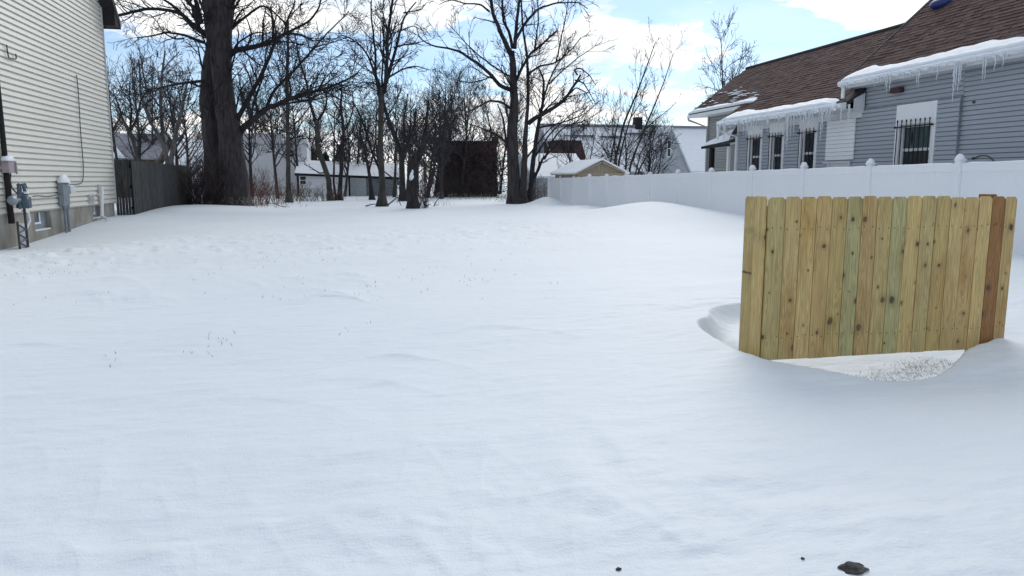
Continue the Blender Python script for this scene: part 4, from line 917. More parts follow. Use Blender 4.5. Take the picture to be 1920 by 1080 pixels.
# long gray house with dormers
Y = 56; ym_ = Y+5; zr = atY(1180, 239, ym_)[2]; x0 = atY(1020, 235, ym_)[0]; x1 = atY(1420, 240, ym_)[0]; ze = atY(1180, 318, Y)[2]
t = thing('long_gray_house', 'long gray house with wide snow covered roof behind the tan shed', 'house', ((x0+x1)/2, Y+5, 0))
mb = MB(); gab(x0, x1, Y, Y+10, -.3, ze, zr, mb); mb.build('wall', M['farsiding'], t)
mb = MB(); roofx(mb, x0, x1, Y, Y+10, ze, zr, .3, .1); mb.build('roof', M['snow'], t)
rr = t.children[-1]
mb = MB(); mb.box(x0-.3, x1+.3, ym_-.3, ym_+.2, zr+.06, zr+.2); mb.build('ridge_cap', M['farroof'], rr)
c = atY(1195, 238, ym_); mb = MB(); mb.box(c[0]-.3, c[0]+.3, ym_-.4, ym_+.3, zr-.2, zr+.85); mb.build('chimney', M['dark_trim'], rr)
sl = (zr-ze)/5
for (px, py, w, hh) in ((1085, 256, 2.4, .35), (1150, 258, 2.0, .3), (1205, 252, 2.6, .4), (1235, 247, 1.6, .3)):
    c = atY(px, py, Y+3.6); yy = Y+(c[2]-ze)/sl; mb = MB(); mb.blob((c[0], yy, ze+(yy-Y)*sl+.10), w*.5, hh, .05, 14, 5, .5); mb.build('bare_patch', M['farroof'], rr)
pk = atY(1258, 238, Y-1); bl = atY(1218, 318, Y-1); br = atY(1291, 318, Y-1)
mb = MB(); mb.prism([(br[0], Y-1, -.3), (bl[0], Y-1, -.3), (bl[0], Y-1, bl[2]), (pk[0], Y-1, pk[2]), (br[0], Y-1, br[2])], (0, 6, 0)); do = mb.build('gable_wing', M['farsiding'], t)
mb = MB(); mb.slab([(bl[0]-.25, Y-1.2, bl[2]-.3), (pk[0], Y-1.2, pk[2]+.12), (pk[0], Y+5, pk[2]+.12), (bl[0]-.25, Y+5, bl[2]-.3)], (-.8, 0, .6), .1); mb.slab([(pk[0], Y-1.2, pk[2]+.12), (br[0]+.2, Y-1.2, br[2]-.25), (br[0]+.2, Y+5, br[2]-.25), (pk[0], Y+5, pk[2]+.12)], (.8, 0, .6), .1); mb.build('wing_roof', M['white_old'], do)
winpart(t, atY(1251, 293, Y-1), atY(1257, 264, Y-1), Y-1, fr=.06)
c0 = atY(1047, 290, Y-.4); c1 = atY(1098, 262, Y-.4)
mb = MB(); mb.box(c0[0], c1[0], Y-.4, Y+4, c0[2]-1, c0[2]); mb.prism([(c0[0], Y-.4, c0[2]+.001), (c0[0], Y+4, c0[2]+.001), (c0[0], Y+4, c1[2]), (c0[0], Y+.7, c1[2])], (c1[0]-c0[0], 0, 0)); mb.build('dormer', M['darkred'], t)
mb = MB(); mb.box(c0[0]-.1, c1[0]+.1, Y+.65, Y+4, c1[2]+.002, c1[2]+.15); mb.build('dormer_snow', M['snow'], t)
# snowy garage left of the shed
Y = 50; a = atY(1003, 350, Y); b = atY(1100, 350, Y); ze = atY(1040, 331, Y)[2]; zr = atY(1040, 291, Y+3.5)[2]
t = thing('snowy_garage', 'low pale garage with snowy roof between big tree and tan shed', 'garage', ((a[0]+b[0])/2, Y+3, 0))
mb = MB(); gab(a[0], b[0], Y, Y+7, -.3, ze, zr, mb); mb.build('wall', M['farsiding'], t)
mb = MB(); roofx(mb, a[0], b[0], Y, Y+7, ze, zr, .25, .14); mb.build('roof', M['snow'], t)
# tan shed
Y = 36; pk = atY(1127, 303, Y); l = atY(1079, 327, Y); r_ = atY(1176, 327, Y); hw = (r_[0]-l[0])/2
t = thing('tan_shed', 'small tan board shed with snowy gable roof behind the white fence', 'shed', (pk[0], Y+1.7, 0))
mb = MB(); gab(pk[0]-hw+.15, pk[0]+hw-.15, Y, Y+4.2, -.3, l[2]+.06, pk[2]-.08, mb, 'y')
mb.build('wall', M['tan'], t)
mb = MB()
for k in range(13): x = pk[0]-hw+.25+k*(2*hw-.5)/12; mb.box(x-.02, x+.02, Y-.022, Y-.001, .2, l[2]-.06)
for k in range(9): x = pk[0]-hw*.6+k*hw*1.2/8; zt = pk[2]-.18-abs(x-pk[0])*(pk[2]-l[2])/hw; mb.box(x-.02, x+.02, Y-.024, Y-.001, l[2]+.12, zt)
mb.box(pk[0]-hw+.1, pk[0]+hw-.1, Y-.04, Y-.001, l[2]-.05, l[2]+.08); mb.build('batten', M['tan'], t)
mb = MB(); roofy(mb, pk[0]-hw+.15, pk[0]+hw-.15, Y, Y+4.2, l[2]+.06, pk[2]-.06, .2, .07); ro_ = mb.build('roof', M['tan'], t)
mb = MB(); m_ = (pk[2]-l[2])/hw
for s in (-1, 1): mb.slab([(pk[0]+s*(hw+.12), Y-.22, l[2]+.10), (pk[0], Y-.22, pk[2]+.17), (pk[0], Y+4.42, pk[2]+.17), (pk[0]+s*(hw+.12), Y+4.42, l[2]+.10)][::s], (s*.42, 0, .9), .09)
mb.build('snow_cap', M['snow'], ro_, bevel=.03)
# roofs beyond the gray fence
Y = 62; a = atY(200, 330, Y); b = atY(292, 330, Y); ze = atY(250, 296, Y)[2]; zr = atY(250, 253, Y+4)[2]
t = thing('brown_house', 'brownish house roof behind the gray board fence', 'house', ((a[0]+b[0])/2, Y+4, 0))
mb = MB(); gab(a[0], b[0], Y, Y+8, -.3, ze, zr, mb); mb.build('wall', M['brownstem'], t)
mb = MB(); roofx(mb, a[0], b[0], Y, Y+8, ze, zr, .3, .12); rr = mb.build('roof', M['farroof'], t)
mb = MB(); s_ = (zr-ze)/4; mb.slab([(a[0]-.3, Y-.3, ze+.05-.3*s_+.12), (b[0]-2, Y-.3, ze+.05-.3*s_+.12), (b[0]-3, Y+1.4, ze+1.4*s_+.17), (a[0]-.3, Y+1.4, ze+1.4*s_+.17)], (0, -.6, .8), .05); mb.build('snow_patch', M['snow'], rr)
Y = 58; a = atY(318, 330, Y); b = atY(440, 330, Y); ze = atY(350, 308, Y)[2]; zr = atY(350, 266, Y+4)[2]
t = thing('snow_roof_house', 'house with broad snowy roof seen left of the big tree trunk', 'house', ((a[0]+b[0])/2, Y+4, 0))
mb = MB(); gab(a[0], b[0], Y, Y+8, -.3, ze, zr, mb); mb.build('wall', M['whitewall'], t)
mb = MB(); roofx(mb, a[0], b[0], Y, Y+8, ze, zr, .3, .16); mb.build('roof', M['snow'], t)
# ================================================================== trees
# the big twin trunk tree
tree('twin_trunk_tree', 'huge bare tree with twin gray trunks at the end of the board fence', 36.9,
     [([(437,388),(438,345),(434,300),(432,250),(422,200),(414,130),(410,90),(407,40),(407,-60)], [29,25,22,19,17,18,23,28,27]),
      ([(402,384,.9),(399,330,.8),(399,280,.7),(393,230,.6),(388,190,.5),(393,140,.35),(401,95,.2),(406,50,.05)], [17,16,15,14.5,13.5,13.5,12.5,10])],
     [([(383,62),(367,52),(352,35),(330,13),(305,-4)], 5.5, 2), ([(352,35),(330,23),(289,20),(261,28),(232,38),(206,47)], 3.2, 2.4),
      ([(372,50),(367,18),(348,0),(338,-20)], 4, 3), ([(377,44),(371,15),(362,-15)], 5, 3.5),
      ([(383,80),(365,75),(348,67),(318,63),(293,69),(262,74)], 3, 1), ([(346,72),(330,74),(308,63),(296,41),(284,28)], 1.8, .8),
      ([(384,152),(352,154),(330,161),(304,170),(283,176)], 3, 1), ([(392,160),(372,163),(362,158)], 3.2, 1.5),
      ([(422,120),(429,104),(447,93),(480,89),(515,78),(535,62),(562,64),(590,75)], 6.5, 1.6),
      ([(513,78),(511,50),(508,30),(503,5)], 2.6, 1.6), ([(535,62),(580,43),(600,20),(607,-8)], 2.8, 1.4), ([(533,62),(540,30),(552,-4)], 2.2, 1.2), ([(515,77),(540,78),(575,84),(600,97)], 1.8, .7),
      ([(441,240),(447,222),(466,188),(484,156),(503,112),(513,89),(517,66)], 5, 2.5),
      ([(446,256),(456,240),(476,229),(500,209),(531,196),(576,180),(620,167),(669,142)], 7, 1.3),
      ([(500,207),(509,178),(530,155),(558,129),(598,87),(630,55),(656,26)], 3.2, .9), ([(528,197),(575,190),(620,172),(660,160)], 1.8, .7),
      ([(432,56),(453,36),(476,16),(493,4),(513,16),(535,38)], 3, 1.3), ([(433,25),(451,-2)], 2.5, 2), ([(430,110),(443,82),(470,62),(488,58),(505,70)], 2.2, 1),
      ([(590,75),(625,80),(655,68)], 1.3, .6), ([(470,225),(510,238),(545,250),(560,262)], 1.6, .7), ([(484,156),(470,120),(462,90)], 1.6, .7), ([(460,200),(500,215),(520,235)], 1.5, .6), ([(440,215),(455,165),(480,140)], 2, .8)],
     11, bark='bark', rmin=.010, flare=.5)
# the many-stemmed tree right of the middle
LV_R = [dict(dens=2.4, ratio=.38, lo=.6, hi=3.2, ang=(25, 62), rk=.5, wob=.11, trop=.05, n=9, ns=4), dict(dens=2.9, ratio=.5, lo=.4, hi=1.8, ang=(22, 55), rk=.6, wob=.12, trop=.04, n=6, ns=3), dict(dens=2.8, ratio=.58, lo=.25, hi=1.0, ang=(22, 55), rk=.65, wob=.12, trop=.03, n=5, ns=3)]
tree('spreading_tree', 'tall spreading bare tree with several stems at the far end of the white fence', 42,
     [([(968,374),(963,320),(962,250),(966,190),(963,130),(960,95)], [14,11.5,10.5,9,6.5,5]), ([(982,374,-.3),(984,320,-.2),(988,250),(991,200,.3),(991,150,.4),(989,105,.5),(981,55,.6),(978,-10,.8)], [8,6,5,3.4,2.6,2.2,1.8,1.3]),
      ([(993,374,.4),(999,310,.4),(1008,245,.5),(1018,195,.7),(1020,150,.8),(1010,128,.8)], [6,5,4.2,3.4,2.6,1.5]), ([(956,374,.3),(958,305,.3),(948,264,.5),(943,220,.6),(932,195,.8)], [5,3.5,2.4,1.8,1])],
     [([(962,170),(945,164),(931,157),(924,141),(900,117),(862,94),(820,84),(800,77),(789,60)], 4.2, 1.1), ([(962,145),(950,139),(916,113),(881,78),(842,35)], 1.8, .6),
      ([(961,102),(953,95),(937,65),(921,30),(912,-12)], 4.6, 2.8), ([(918,22),(900,11),(872,13),(842,9),(822,20)], 2, .6), ([(961,90),(957,55),(949,35),(949,-12)], 3.2, 2), ([(965,92),(968,37),(974,-12)], 3.8, 2.4),
      ([(967,74),(983,44),(1005,17),(1042,7),(1083,5),(1098,18)], 3, .8), ([(968,150),(975,132),(990,104),(1014,85),(1033,68)], 3, 1.6), ([(990,140),(1009,126),(1042,118),(1068,96),(1085,72)], 2.2, .8),
      ([(1002,96),(1007,70),(1013,37),(1012,-8)], 1.8, .9), ([(1042,118),(1050,80),(1059,37),(1065,-6)], 1.7, .7), ([(1030,158),(1037,150),(1079,113),(1110,92),(1138,74)], 1.5, .5),
      ([(990,232),(1000,222),(1021,210),(1042,198),(1062,180),(1075,154),(1083,141)], 4.6, 2), ([(1083,141),(1076,130),(1090,127),(1108,140),(1120,158)], 1.8, .7), ([(1078,150),(1095,155),(1108,175),(1118,192)], 1.6, .6), ([(1066,178),(1080,163),(1098,172),(1112,196)], 1.6, .6),
      ([(1008,250),(1022,185),(1031,154),(1042,130),(1066,96),(1074,84)], 2.6, .8), ([(988,366),(1003,340),(1021,299),(1043,279),(1060,262)], 3.6, 1.4), ([(1021,299),(1035,262),(1060,236),(1100,226),(1135,205)], 1.8, .6),
      ([(961,290),(950,270),(935,255),(910,244),(880,233)], 3, .9), ([(960,205),(940,192),(915,190),(890,204),(872,212)], 2.8, .9), ([(1000,300),(1030,250),(1065,215),(1090,205)], 2, .7), ([(1010,240),(1050,232),(1095,215),(1120,190)], 1.8, .6), ([(985,300),(1005,270),(1030,240),(1052,222)], 2, .7), ([(925,140),(905,150),(880,155),(850,150)], 1.6, .6), ([(900,117),(890,100),(880,90)], 1.2, .6)],
     21, bark='bark', levels=LV_R, rmin=.010, flare=.8)
# slim upright tree in the middle
tree('upright_tree', 'slim upright bare tree with fanning stems, fallen branches at its foot', 37,
     [([(717,386),(714,330),(712,260),(713,200),(716,165)], [7.5,5.6,5,4.6,4.5])],
     [([(712,185),(708,159),(693,111),(680,87),(660,72),(641,65)], 3.2, 1), ([(712,172),(706,148),(703,104),(696,55),(695,-14)], 3, 1.3), ([(716,180),(723,155),(723,74),(727,41),(733,-14)], 4.2, 2), ([(718,172),(727,139),(738,89),(747,52),(756,24),(780,-6)], 4.2, 1.2),
      ([(720,158),(730,144),(760,126),(782,120),(808,128)], 2.4, .8), ([(738,89),(760,83),(782,81),(800,76)], 1.8, .6), ([(732,136),(736,128),(766,89)], 1.3, .5), ([(712,165),(703,157),(680,154),(664,163)], 1.6, .6), ([(713,332),(712,318),(694,277),(684,240),(673,209),(660,185)], 2.8, 1.2), ([(716,170),(718,110),(720,50),(719,-8)], 2, 1), ([(756,24),(790,20),(800,5)], 1.4, .6), ([(745,60),(775,48),(795,58)], 1.4, .6), ([(713,240),(728,215),(745,190),(752,160)], 1.8, .7)],
     31, bark='bark_green', levels=LV_R, rmin=.010)
tree('leaning_tree', 'dark leaning bare tree just right of the slim upright tree', 47,
     [([(757,370),(755,330),(754,291),(741,254),(731,229),(722,200),(712,165)], [6.5,5.5,5.2,4.6,4,3,2])],
     [([(755,300),(765,270),(775,240),(779,205)], 4, 1.4), ([(754,292),(757,260),(756,220),(760,180)], 3, 1), ([(741,254),(735,242),(722,245)], 1.5, .8), ([(768,262),(785,240),(800,215)], 2, .8)],
     41, bark='bark_dark', levels=LV_R, rmin=.0115, group=None)
tb = tree('broken_tree', 'broken dark tree stub wrapped in vines with a white snow patch', 34,
     [([(774,391),(775,360),(777,325),(783,300),(789,285)], [13,10,8.5,7.5,6]), ([(771,389,.1),(770,350,.1),(770,315,.1),(774,292,.1)], [7,6,5.5,4.5])],
     [([(784,300),(789,284),(794,266),(799,229),(803,190)], 5, 2), ([(790,285),(776,265),(768,240)], 1.6, .6), ([(797,240),(812,225),(820,205)], 1.6, .6)],
     51, bark='bark_dark', levels=[dict(dens=2.6, ratio=.5, lo=.4, hi=1.6, ang=(10, 40), rk=.4, wob=.2, trop=-.02, n=8, ns=3, tmin=.0), dict(dens=3, ratio=.5, lo=.2, hi=.8, ang=(25, 70), wob=.2, trop=0, n=5, ns=3)], rmin=.010, flare=.35)
q = atY(771.5, 331, 33.62); mb = MB(); mb.blob((q[0], q[1], q[2]), .10, .10, .17, 10, 6, .2); mb.blob((q[0]+.05, q[1], q[2]+.2), .05, .06, .12, 8, 5, .2); mb.build('snow_patch', M['snow'], tb, True)
tree('forked_tree', 'bent forked bare tree in front of the low white garage', 50,
     [([(621,371),(616,334),(603,299),(594,278),(594,240),(592,225)], [5,4.6,4.6,4.4,4,3.8])],
     [([(593,232),(583,200),(575,150),(562,118),(556,80)], 3.2, 1), ([(594,228),(604,215),(611,200),(614,178),(620,140)], 2.6, .8), ([(612,322),(600,325),(580,312),(570,308)], 1.6, .6), ([(593,262),(575,258),(560,262)], 1.6, .7), ([(580,180),(570,172),(552,170)], 1.4, .6)],
     61, bark='bark_green', levels=LV_R, rmin=.0115)
tree('straight_tree', 'thin straight dark tree immediately right of the bent forked tree', 50.5,
     [([(637,371),(640,326),(641,287),(644,242),(638,205),(641,160)], [4.4,3.8,3.4,3,2.2,1.4])],
     [([(643,250),(655,228),(662,205),(660,170)], 2, .7), ([(641,285),(628,262),(622,235),(612,210)], 1.8, .6), ([(640,215),(625,190),(618,160)], 1.5, .6), ([(641,270),(660,250),(672,225)], 1.5, .6)],
     62, bark='bark_dark', levels=LV_R, rmin=.0115)
tree('sapling', 'spindly sapling squeezed between the forked tree and the straight tree', 50.2, [([(632,371),(625,345),(626,280),(626,210)], [2,1.8,1.5,.8])], [([(626,290),(634,262),(636,235)], 1, .5)], 63, levels=LV_THIN, rmin=.0115)
tree('small_tree', 'small dark bare tree before the open bay of the white garage', 51,
     [([(698,372),(694,330),(688,299),(680,268),(672,235)], [3.8,3.2,2.6,2,1.2])], [([(692,320),(697,300),(701,278),(704,250)], 2, .7), ([(689,300),(672,290),(655,288)], 1.4, .6), ([(683,280),(690,255),(690,225)], 1.4, .6)],
     64, levels=LV_R, rmin=.0115)
tree('pole_tree', 'straight greenish pole-like tree standing before the white two storey house', 46,
     [([(541,366),(540,300),(538,230),(537,160),(537,100),(539,30)], [5.2,4,3.8,3.2,2.6,1.6])],
     [([(540,242),(560,225),(580,200),(588,175)], 1.8, .7), ([(539,215),(522,190),(512,160)], 1.6, .6), ([(540,262),(562,256),(588,255)], 1.6, .6), ([(537,160),(552,130),(560,95)], 1.6, .6), ([(537,130),(522,105),(518,70)], 1.5, .6), ([(541,300),(520,285),(500,283)], 1.3, .5)],
     65, bark='bark_green', levels=LV_R, rmin=.0115)
tree('twisted_tree', 'pale greenish bare tree nearest the cream house corner, behind the board fence', 45,
     [([(264,372),(260,300),(245,248),(232,228),(218,205)], [6,5,3.8,2.6,1.6])], [([(245,247),(245,212),(238,180),(236,150)], 2.6, .8), ([(246,244),(258,222),(266,190),(280,165)], 2.6, .8), ([(262,302),(264,250),(280,230),(298,218)], 2, .7), ([(232,228),(220,190),(214,170)], 1.8, .7)],
     71, bark='bark_green', levels=LV_R, rmin=.0115)
tree('three_stem_tree', 'bare tree with three pale spreading stems rising behind the board fence', 46,
     [([(317,372),(316,305),(304,268),(281,227),(265,180),(262,120)], [6,4.6,3.4,2.8,2.2,1.2]), ([(317,372,.2),(314,300,.2),(306,244,.3),(301,200,.4),(304,140,.5),(309,95,.6)], [5,4,3.6,3.2,2.4,1.4]), ([(321,372,-.2),(321,300,-.2),(330,244,-.3),(341,197,-.5),(353,148,-.8)], [5,4.6,4.2,3.2,1.8])],
     [([(300,200),(275,168),(268,120),(262,88)], 2, .8), ([(304,133),(318,112),(334,96)], 1.6, .6), ([(310,250),(325,215),(332,180)], 1.8, .7), ([(281,227),(296,222),(308,212)], 1.5, .6)],
     72, bark='bark_pale', twig='twig_gray', levels=LV_R, rmin=.0115)
tree('slender_clump_tree', 'clump of slender leaning stems just behind the white fence right of the tan shed', 41,
     [([(1148,372),(1152,306),(1168,236),(1194,174),(1214,122),(1229,78)], [3,2.6,2.2,1.7,1.2,.6]), ([(1156,372),(1160,306),(1172,256),(1190,195),(1198,165)], [2.4,2,1.7,1.2,.7]), ([(1178,372),(1181,314),(1201,262),(1227,200),(1246,153),(1263,100)], [2.6,2.2,1.8,1.5,1,.5]),
      ([(1143,372),(1145,300),(1153,255),(1160,225)], [2,1.7,1.3,.7]), ([(1172,372),(1175,300),(1174,262),(1168,238)], [2,1.8,1.4,.8]), ([(1190,372),(1197,320),(1214,290),(1223,270),(1213,250)], [2,1.8,1.5,1.2,.7])],
     [([(1194,262),(1212,238),(1240,215),(1262,195)], 1.2, .5), ([(1180,225),(1200,190),(1206,150)], 1, .5), ([(1190,330),(1205,285),(1225,255),(1235,240)], 1.4, .6), ([(1160,290),(1150,250),(1152,215)], 1.2, .5)],
     81, bark='bark_dark', levels=LV_THIN, rmin=.008, flare=.3)
# trees grown from numbers, further back
def wx(px, Y): return atY(px, 340, Y)[0]
BK = [('maple', 782, 63, 9.2, 'dense gray bare tree behind the broken stub'), ('maple', 812, 60, 10.0, 'bare tree rising left of the vine covered brick outbuilding'), ('maple', 846, 66, 10.8, 'bare tree standing directly behind the brick outbuilding, left side'), ('maple', 880, 63, 9.8, 'bare tree centred behind the brick outbuilding roof'),
      ('maple', 915, 66, 8.8, 'bare tree behind the right end of the brick outbuilding'), ('maple', 738, 58, 8.6, 'thin bare tree between slim upright tree and leaning tree'), ('maple', 664, 66, 8.5, 'pale bare tree behind the middle of the garage roof'), ('maple', 604, 72, 8.0, 'bare tree behind the left end of the garage roof'),
      ('maple', 580, 74, 9.5, 'bare tree right of the white house parapet'), ('maple', 690, 70, 9.0, 'bare tree behind the right half of the garage roof'), ('maple', 828, 52, 7.4, 'low twiggy tree beside the outbuilding left wall'), ('maple', 500, 74, 10.5, 'bare tree behind the white two storey house'),
      ('maple', 352, 56, 9.0, 'bare tree just left of the huge twin trunks'), ('maple', 228, 60, 11.0, 'bare tree at the house corner, above the brownish roof'), ('maple', 290, 64, 10.0, 'gray bare tree between the brown roof and the snowy roof'), ('maple', 470, 60, 8.6, 'bare tree right behind the huge twin trunks')]
BK += [('maple', 798, 56, 8.4, 'bare tree between the broken stub and the outbuilding thicket'), ('maple', 862, 57.5, 9.4, 'dark bare tree rising from the thicket before the outbuilding'), ('maple', 764, 66, 9.6, 'bare tree farther back between leaning tree and stub'), ('maple', 715, 74, 10.4, 'bare tree far behind the slim upright tree'),
       ('maple', 645, 60, 7.6, 'twiggy bare tree just left of the small dark tree'), ('maple', 935, 68, 10.2, 'bare tree in the gap between outbuilding and spreading tree'), ('maple', 560, 64, 9.4, 'bare tree over the white house right corner'), ('maple', 255, 50, 9.6, 'twiggy bare tree close behind the board fence, left'), ('maple', 335, 50, 9.4, 'twiggy bare tree close behind the board fence, right'), ('maple', 520, 56, 9.0, 'bare tree in front of the white house, left of the pole-like tree')]
for i, (nm, px, Y, h, lab) in enumerate(BK):
    wildtree('bare_tree', lab, wx(px, Y), Y, h, 200+i, rt=.12+.01*(i % 4), bark=('bark_dark', 'bark', 'bark_green')[i % 3], twig=('twig_far', 'twig_gray')[i % 2], spread=.34, nl=12, fork=.2, rmin=.0105, stems=1+(i % 5 == 1), group='bare trees behind the lot')
wildtree('bare_tree', 'pale bare tree showing above the gray house roof at its far end', wx(1352, 50), 50, 11.6, 301, rt=.14, bark='bark_pale', twig='twig_gray', spread=.30, nl=12, fork=.45, rmin=.0115, levels=LV_MID)
wildtree('bare_tree', 'bushy low bare tree hiding the left edge of the gray gable', wx(1212, 46), 46, 5.6, 311, rt=.05, stems=5, spread=.34, nl=7, fork=.2, rmin=.0095, levels=LV_MID)
wildtree('bare_tree', 'thin bushy bare tree behind the right roof edge of the tan shed', wx(1168, 45), 45, 6.4, 312, rt=.05, stems=3, spread=.30, nl=7, fork=.2, rmin=.0095, levels=LV_MID)
wildtree('bare_tree', 'thin bare tree between the spreading tree and the tan shed peak', wx(1085, 47), 47, 6.6, 313, rt=.06, stems=2, spread=.32, nl=8, fork=.2, rmin=.0095, levels=LV_MID)
# far wood: one mass behind everything
g = np.random.default_rng(9); L0P = []; L0R = []
for k in range(110):
    x = g.uniform(-75, 95); y = g.uniform(92, 135); h = g.uniform(5, 9.5); q = smoothline([(x, y, -.3), (x+g.normal()*.3, y, h*.5), (x+g.normal()*.8, y+g.normal()*.5, h)], 14); L0P.append(q[2:]); L0R.append(np.linspace(.16, .03, 12))
v0 = []; f0 = []; off = 0
P = np.concatenate([smooth_resample(p, 12)[None] for p in L0P]); v, f = tubes(P, np.array(L0R), 5); v0.append(v); f0.append(f); off = len(v)
v, f = branchwork(L0P, L0R, 77, [dict(dens=2.2, ratio=.42, lo=.8, hi=3.2, ang=(25, 60), wob=.13, trop=.05, n=6, ns=3), dict(dens=2.4, ratio=.5, lo=.4, hi=1.6, ang=(25, 60), wob=.15, trop=.04, n=4, ns=3)], .025); v0.append(v); f0.append(f+off)
o = arrmesh('far_woods', np.concatenate(v0), np.concatenate(f0), M['twig_gray'], None, True); o['kind'] = 'stuff'; tag(o, 'far row of bare woods behind the houses', 'woods')
# dark evergreen clumps by the garage
for i, (px, Y, h, lab) in enumerate(((586, 78, 4.4, 'dark evergreen behind the left end of the garage roof'), (640, 80, 4.8, 'dark evergreen behind the middle of the garage roof'), (612, 82, 4.0, 'lower dark evergreen between the other two evergreens'))):
    x = wx(px, Y); z = Sz(x, Y); t = thing('evergreen_tree', lab, 'tree', (x, Y, z), 'dark evergreens'); mb = MB(); mb.tube([(x, Y, z-.2), (x, Y, z+h*.9)], [.12, .02], 6); mb.build('trunk', M['bark_dark'], t)
    g = np.random.default_rng(400+i); n = 2600; zz = g.random(n)**1.2; rr = (1-zz)**.7*h*.34*np.sqrt(g.random(n))*(1+.25*np.sin(zz*22)); aa = g.uniform(0, 6.28, n)
    c = np.stack([x+rr*np.cos(aa), Y+rr*np.sin(aa), z+.3+zz*h*.95], -1); d = g.normal(size=(n, 3)); d /= np.linalg.norm(d, axis=1, keepdims=True); e = np.cross(d, g.normal(size=(n, 3))); e /= np.linalg.norm(e, axis=1, keepdims=True); s = g.uniform(.06, .2, (n, 1))
    V = np.stack([c-d*s-e*s*.4, c+d*s-e*s*.3, c+d*s+e*s*.4, c-d*s+e*s*.3], 1).reshape(-1, 3); arrmesh('crown', V, np.arange(4*n).reshape(-1, 4), M['evergreen'], t)

# ================================================================== brush
def shrub(name, label, cx, cy, rx, ry, n, h, seed, mt, r=.010, rmin=.006, tilt=.35, lv=None, cat='shrub', wob=.10, group=None):
    g = np.random.default_rng(seed); x = cx+g.normal(size=n)*rx*.5; y = cy+g.normal(size=n)*ry*.5; z = S(x, y, False)-.06
    d = np.stack([g.normal(size=n)*tilt, g.normal(size=n)*tilt, np.ones(n)], -1); d /= np.linalg.norm(d, axis=1, keepdims=True)
    P, Rd = growl(np.stack([x, y, z], -1), d, h*g.uniform(.45, 1.1, n), np.full(n, r), g, 9, wob, .01, rmin)
    V, F = tubes(P, Rd, 4); v, f = branchwork(list(P), list(Rd), seed+1, lv or [dict(dens=3.2, ratio=.4, lo=.12, hi=.9, ang=(20, 55), wob=.14, trop=.03, n=5, ns=3)], rmin)
    o = arrmesh(name, np.vstack([V, v]), np.vstack([F, f+len(V)]), M[mt], None, True); tag(o, label, cat, group); return o
shrub('red_bush', 'reddish brown twiggy bush right of the huge twin trunks', wx(474, 40), 40, 1.1, 1.0, 90, 1.9, 501, 'redstem')
shrub('red_bush', 'lower rusty brush clump between red bush and pole-like tree', wx(503, 43), 43, 1.4, 1.0, 70, 1.2, 502, 'redstem')
shrub('brown_brush', 'tan brown dry brush left of the low white garage', wx(566, 49), 49, 1.9, .9, 110, 1.25, 503, 'brownstem')
shrub('brown_brush', 'sparse dry brush at the foot of the forked tree', wx(606, 49), 49, 1.4, .8, 50, .9, 504, 'brownstem')
shrub('bramble_thicket', 'dark bramble thicket wrapping the base of the twin trunks on the left', wx(385, 36.4), 36.2, .75, .5, 110, 2.4, 505, 'vine', r=.014, tilt=.28)
shrub('bramble_thicket', 'dark reddish brambles in front of the end of the board fence', wx(362, 37.5), 37.2, .7, .5, 90, 1.7, 506, 'vine', r=.012)
for i, (px, Y, n, h, lab) in enumerate(((808, 55, 60, 2.2, 'dark thicket left of the brick outbuilding'), (838, 56, 120, 2.4, 'dark thicket against the left corner of the brick outbuilding'), (868, 56.5, 100, 1.6, 'low brush below the left half of the brick outbuilding wall'), (905, 56.5, 100, 1.5, 'low brush below the right half of the brick outbuilding wall'), (936, 54, 70, 2.2, 'dark brush filling the gap right of the brick outbuilding'), (786, 57, 40, 1.8, 'dark thicket behind the broken stub'), (750, 58, 60, 1.4, 'thin brush at the right end of the white garage'))):
    shrub('dark_thicket', lab, wx(px, Y), Y, 1.5, .9, int(n*.38), h, 510+i, 'vine' if i != 6 else 'brownstem', r=.013, rmin=.007, tilt=.4, group='dark thickets round the outbuilding')
shrub('vine_tangle', 'tangle of dark vines hanging on the broken stub', wx(797, 34.2), 34.3, .35, .3, 26, 3.2, 530, 'vine', r=.011, tilt=.16, wob=.16)
shrub('fence_end_brush', 'dark scrub at the near foot of the spreading tree, end of white fence', wx(1000, 43.5), 43.5, .8, .5, 50, 1.7, 531, 'brownstem', r=.012)
mb = MB(); b0 = atY(1003, 382, 43); mb.tube([(b0[0], 43, -.3), (b0[0], 43, 2.0)], .035, 8); tag(mb.build('metal_post', M['pipe_dark']), 'thin dark metal post by the far end of the white fence', 'post')
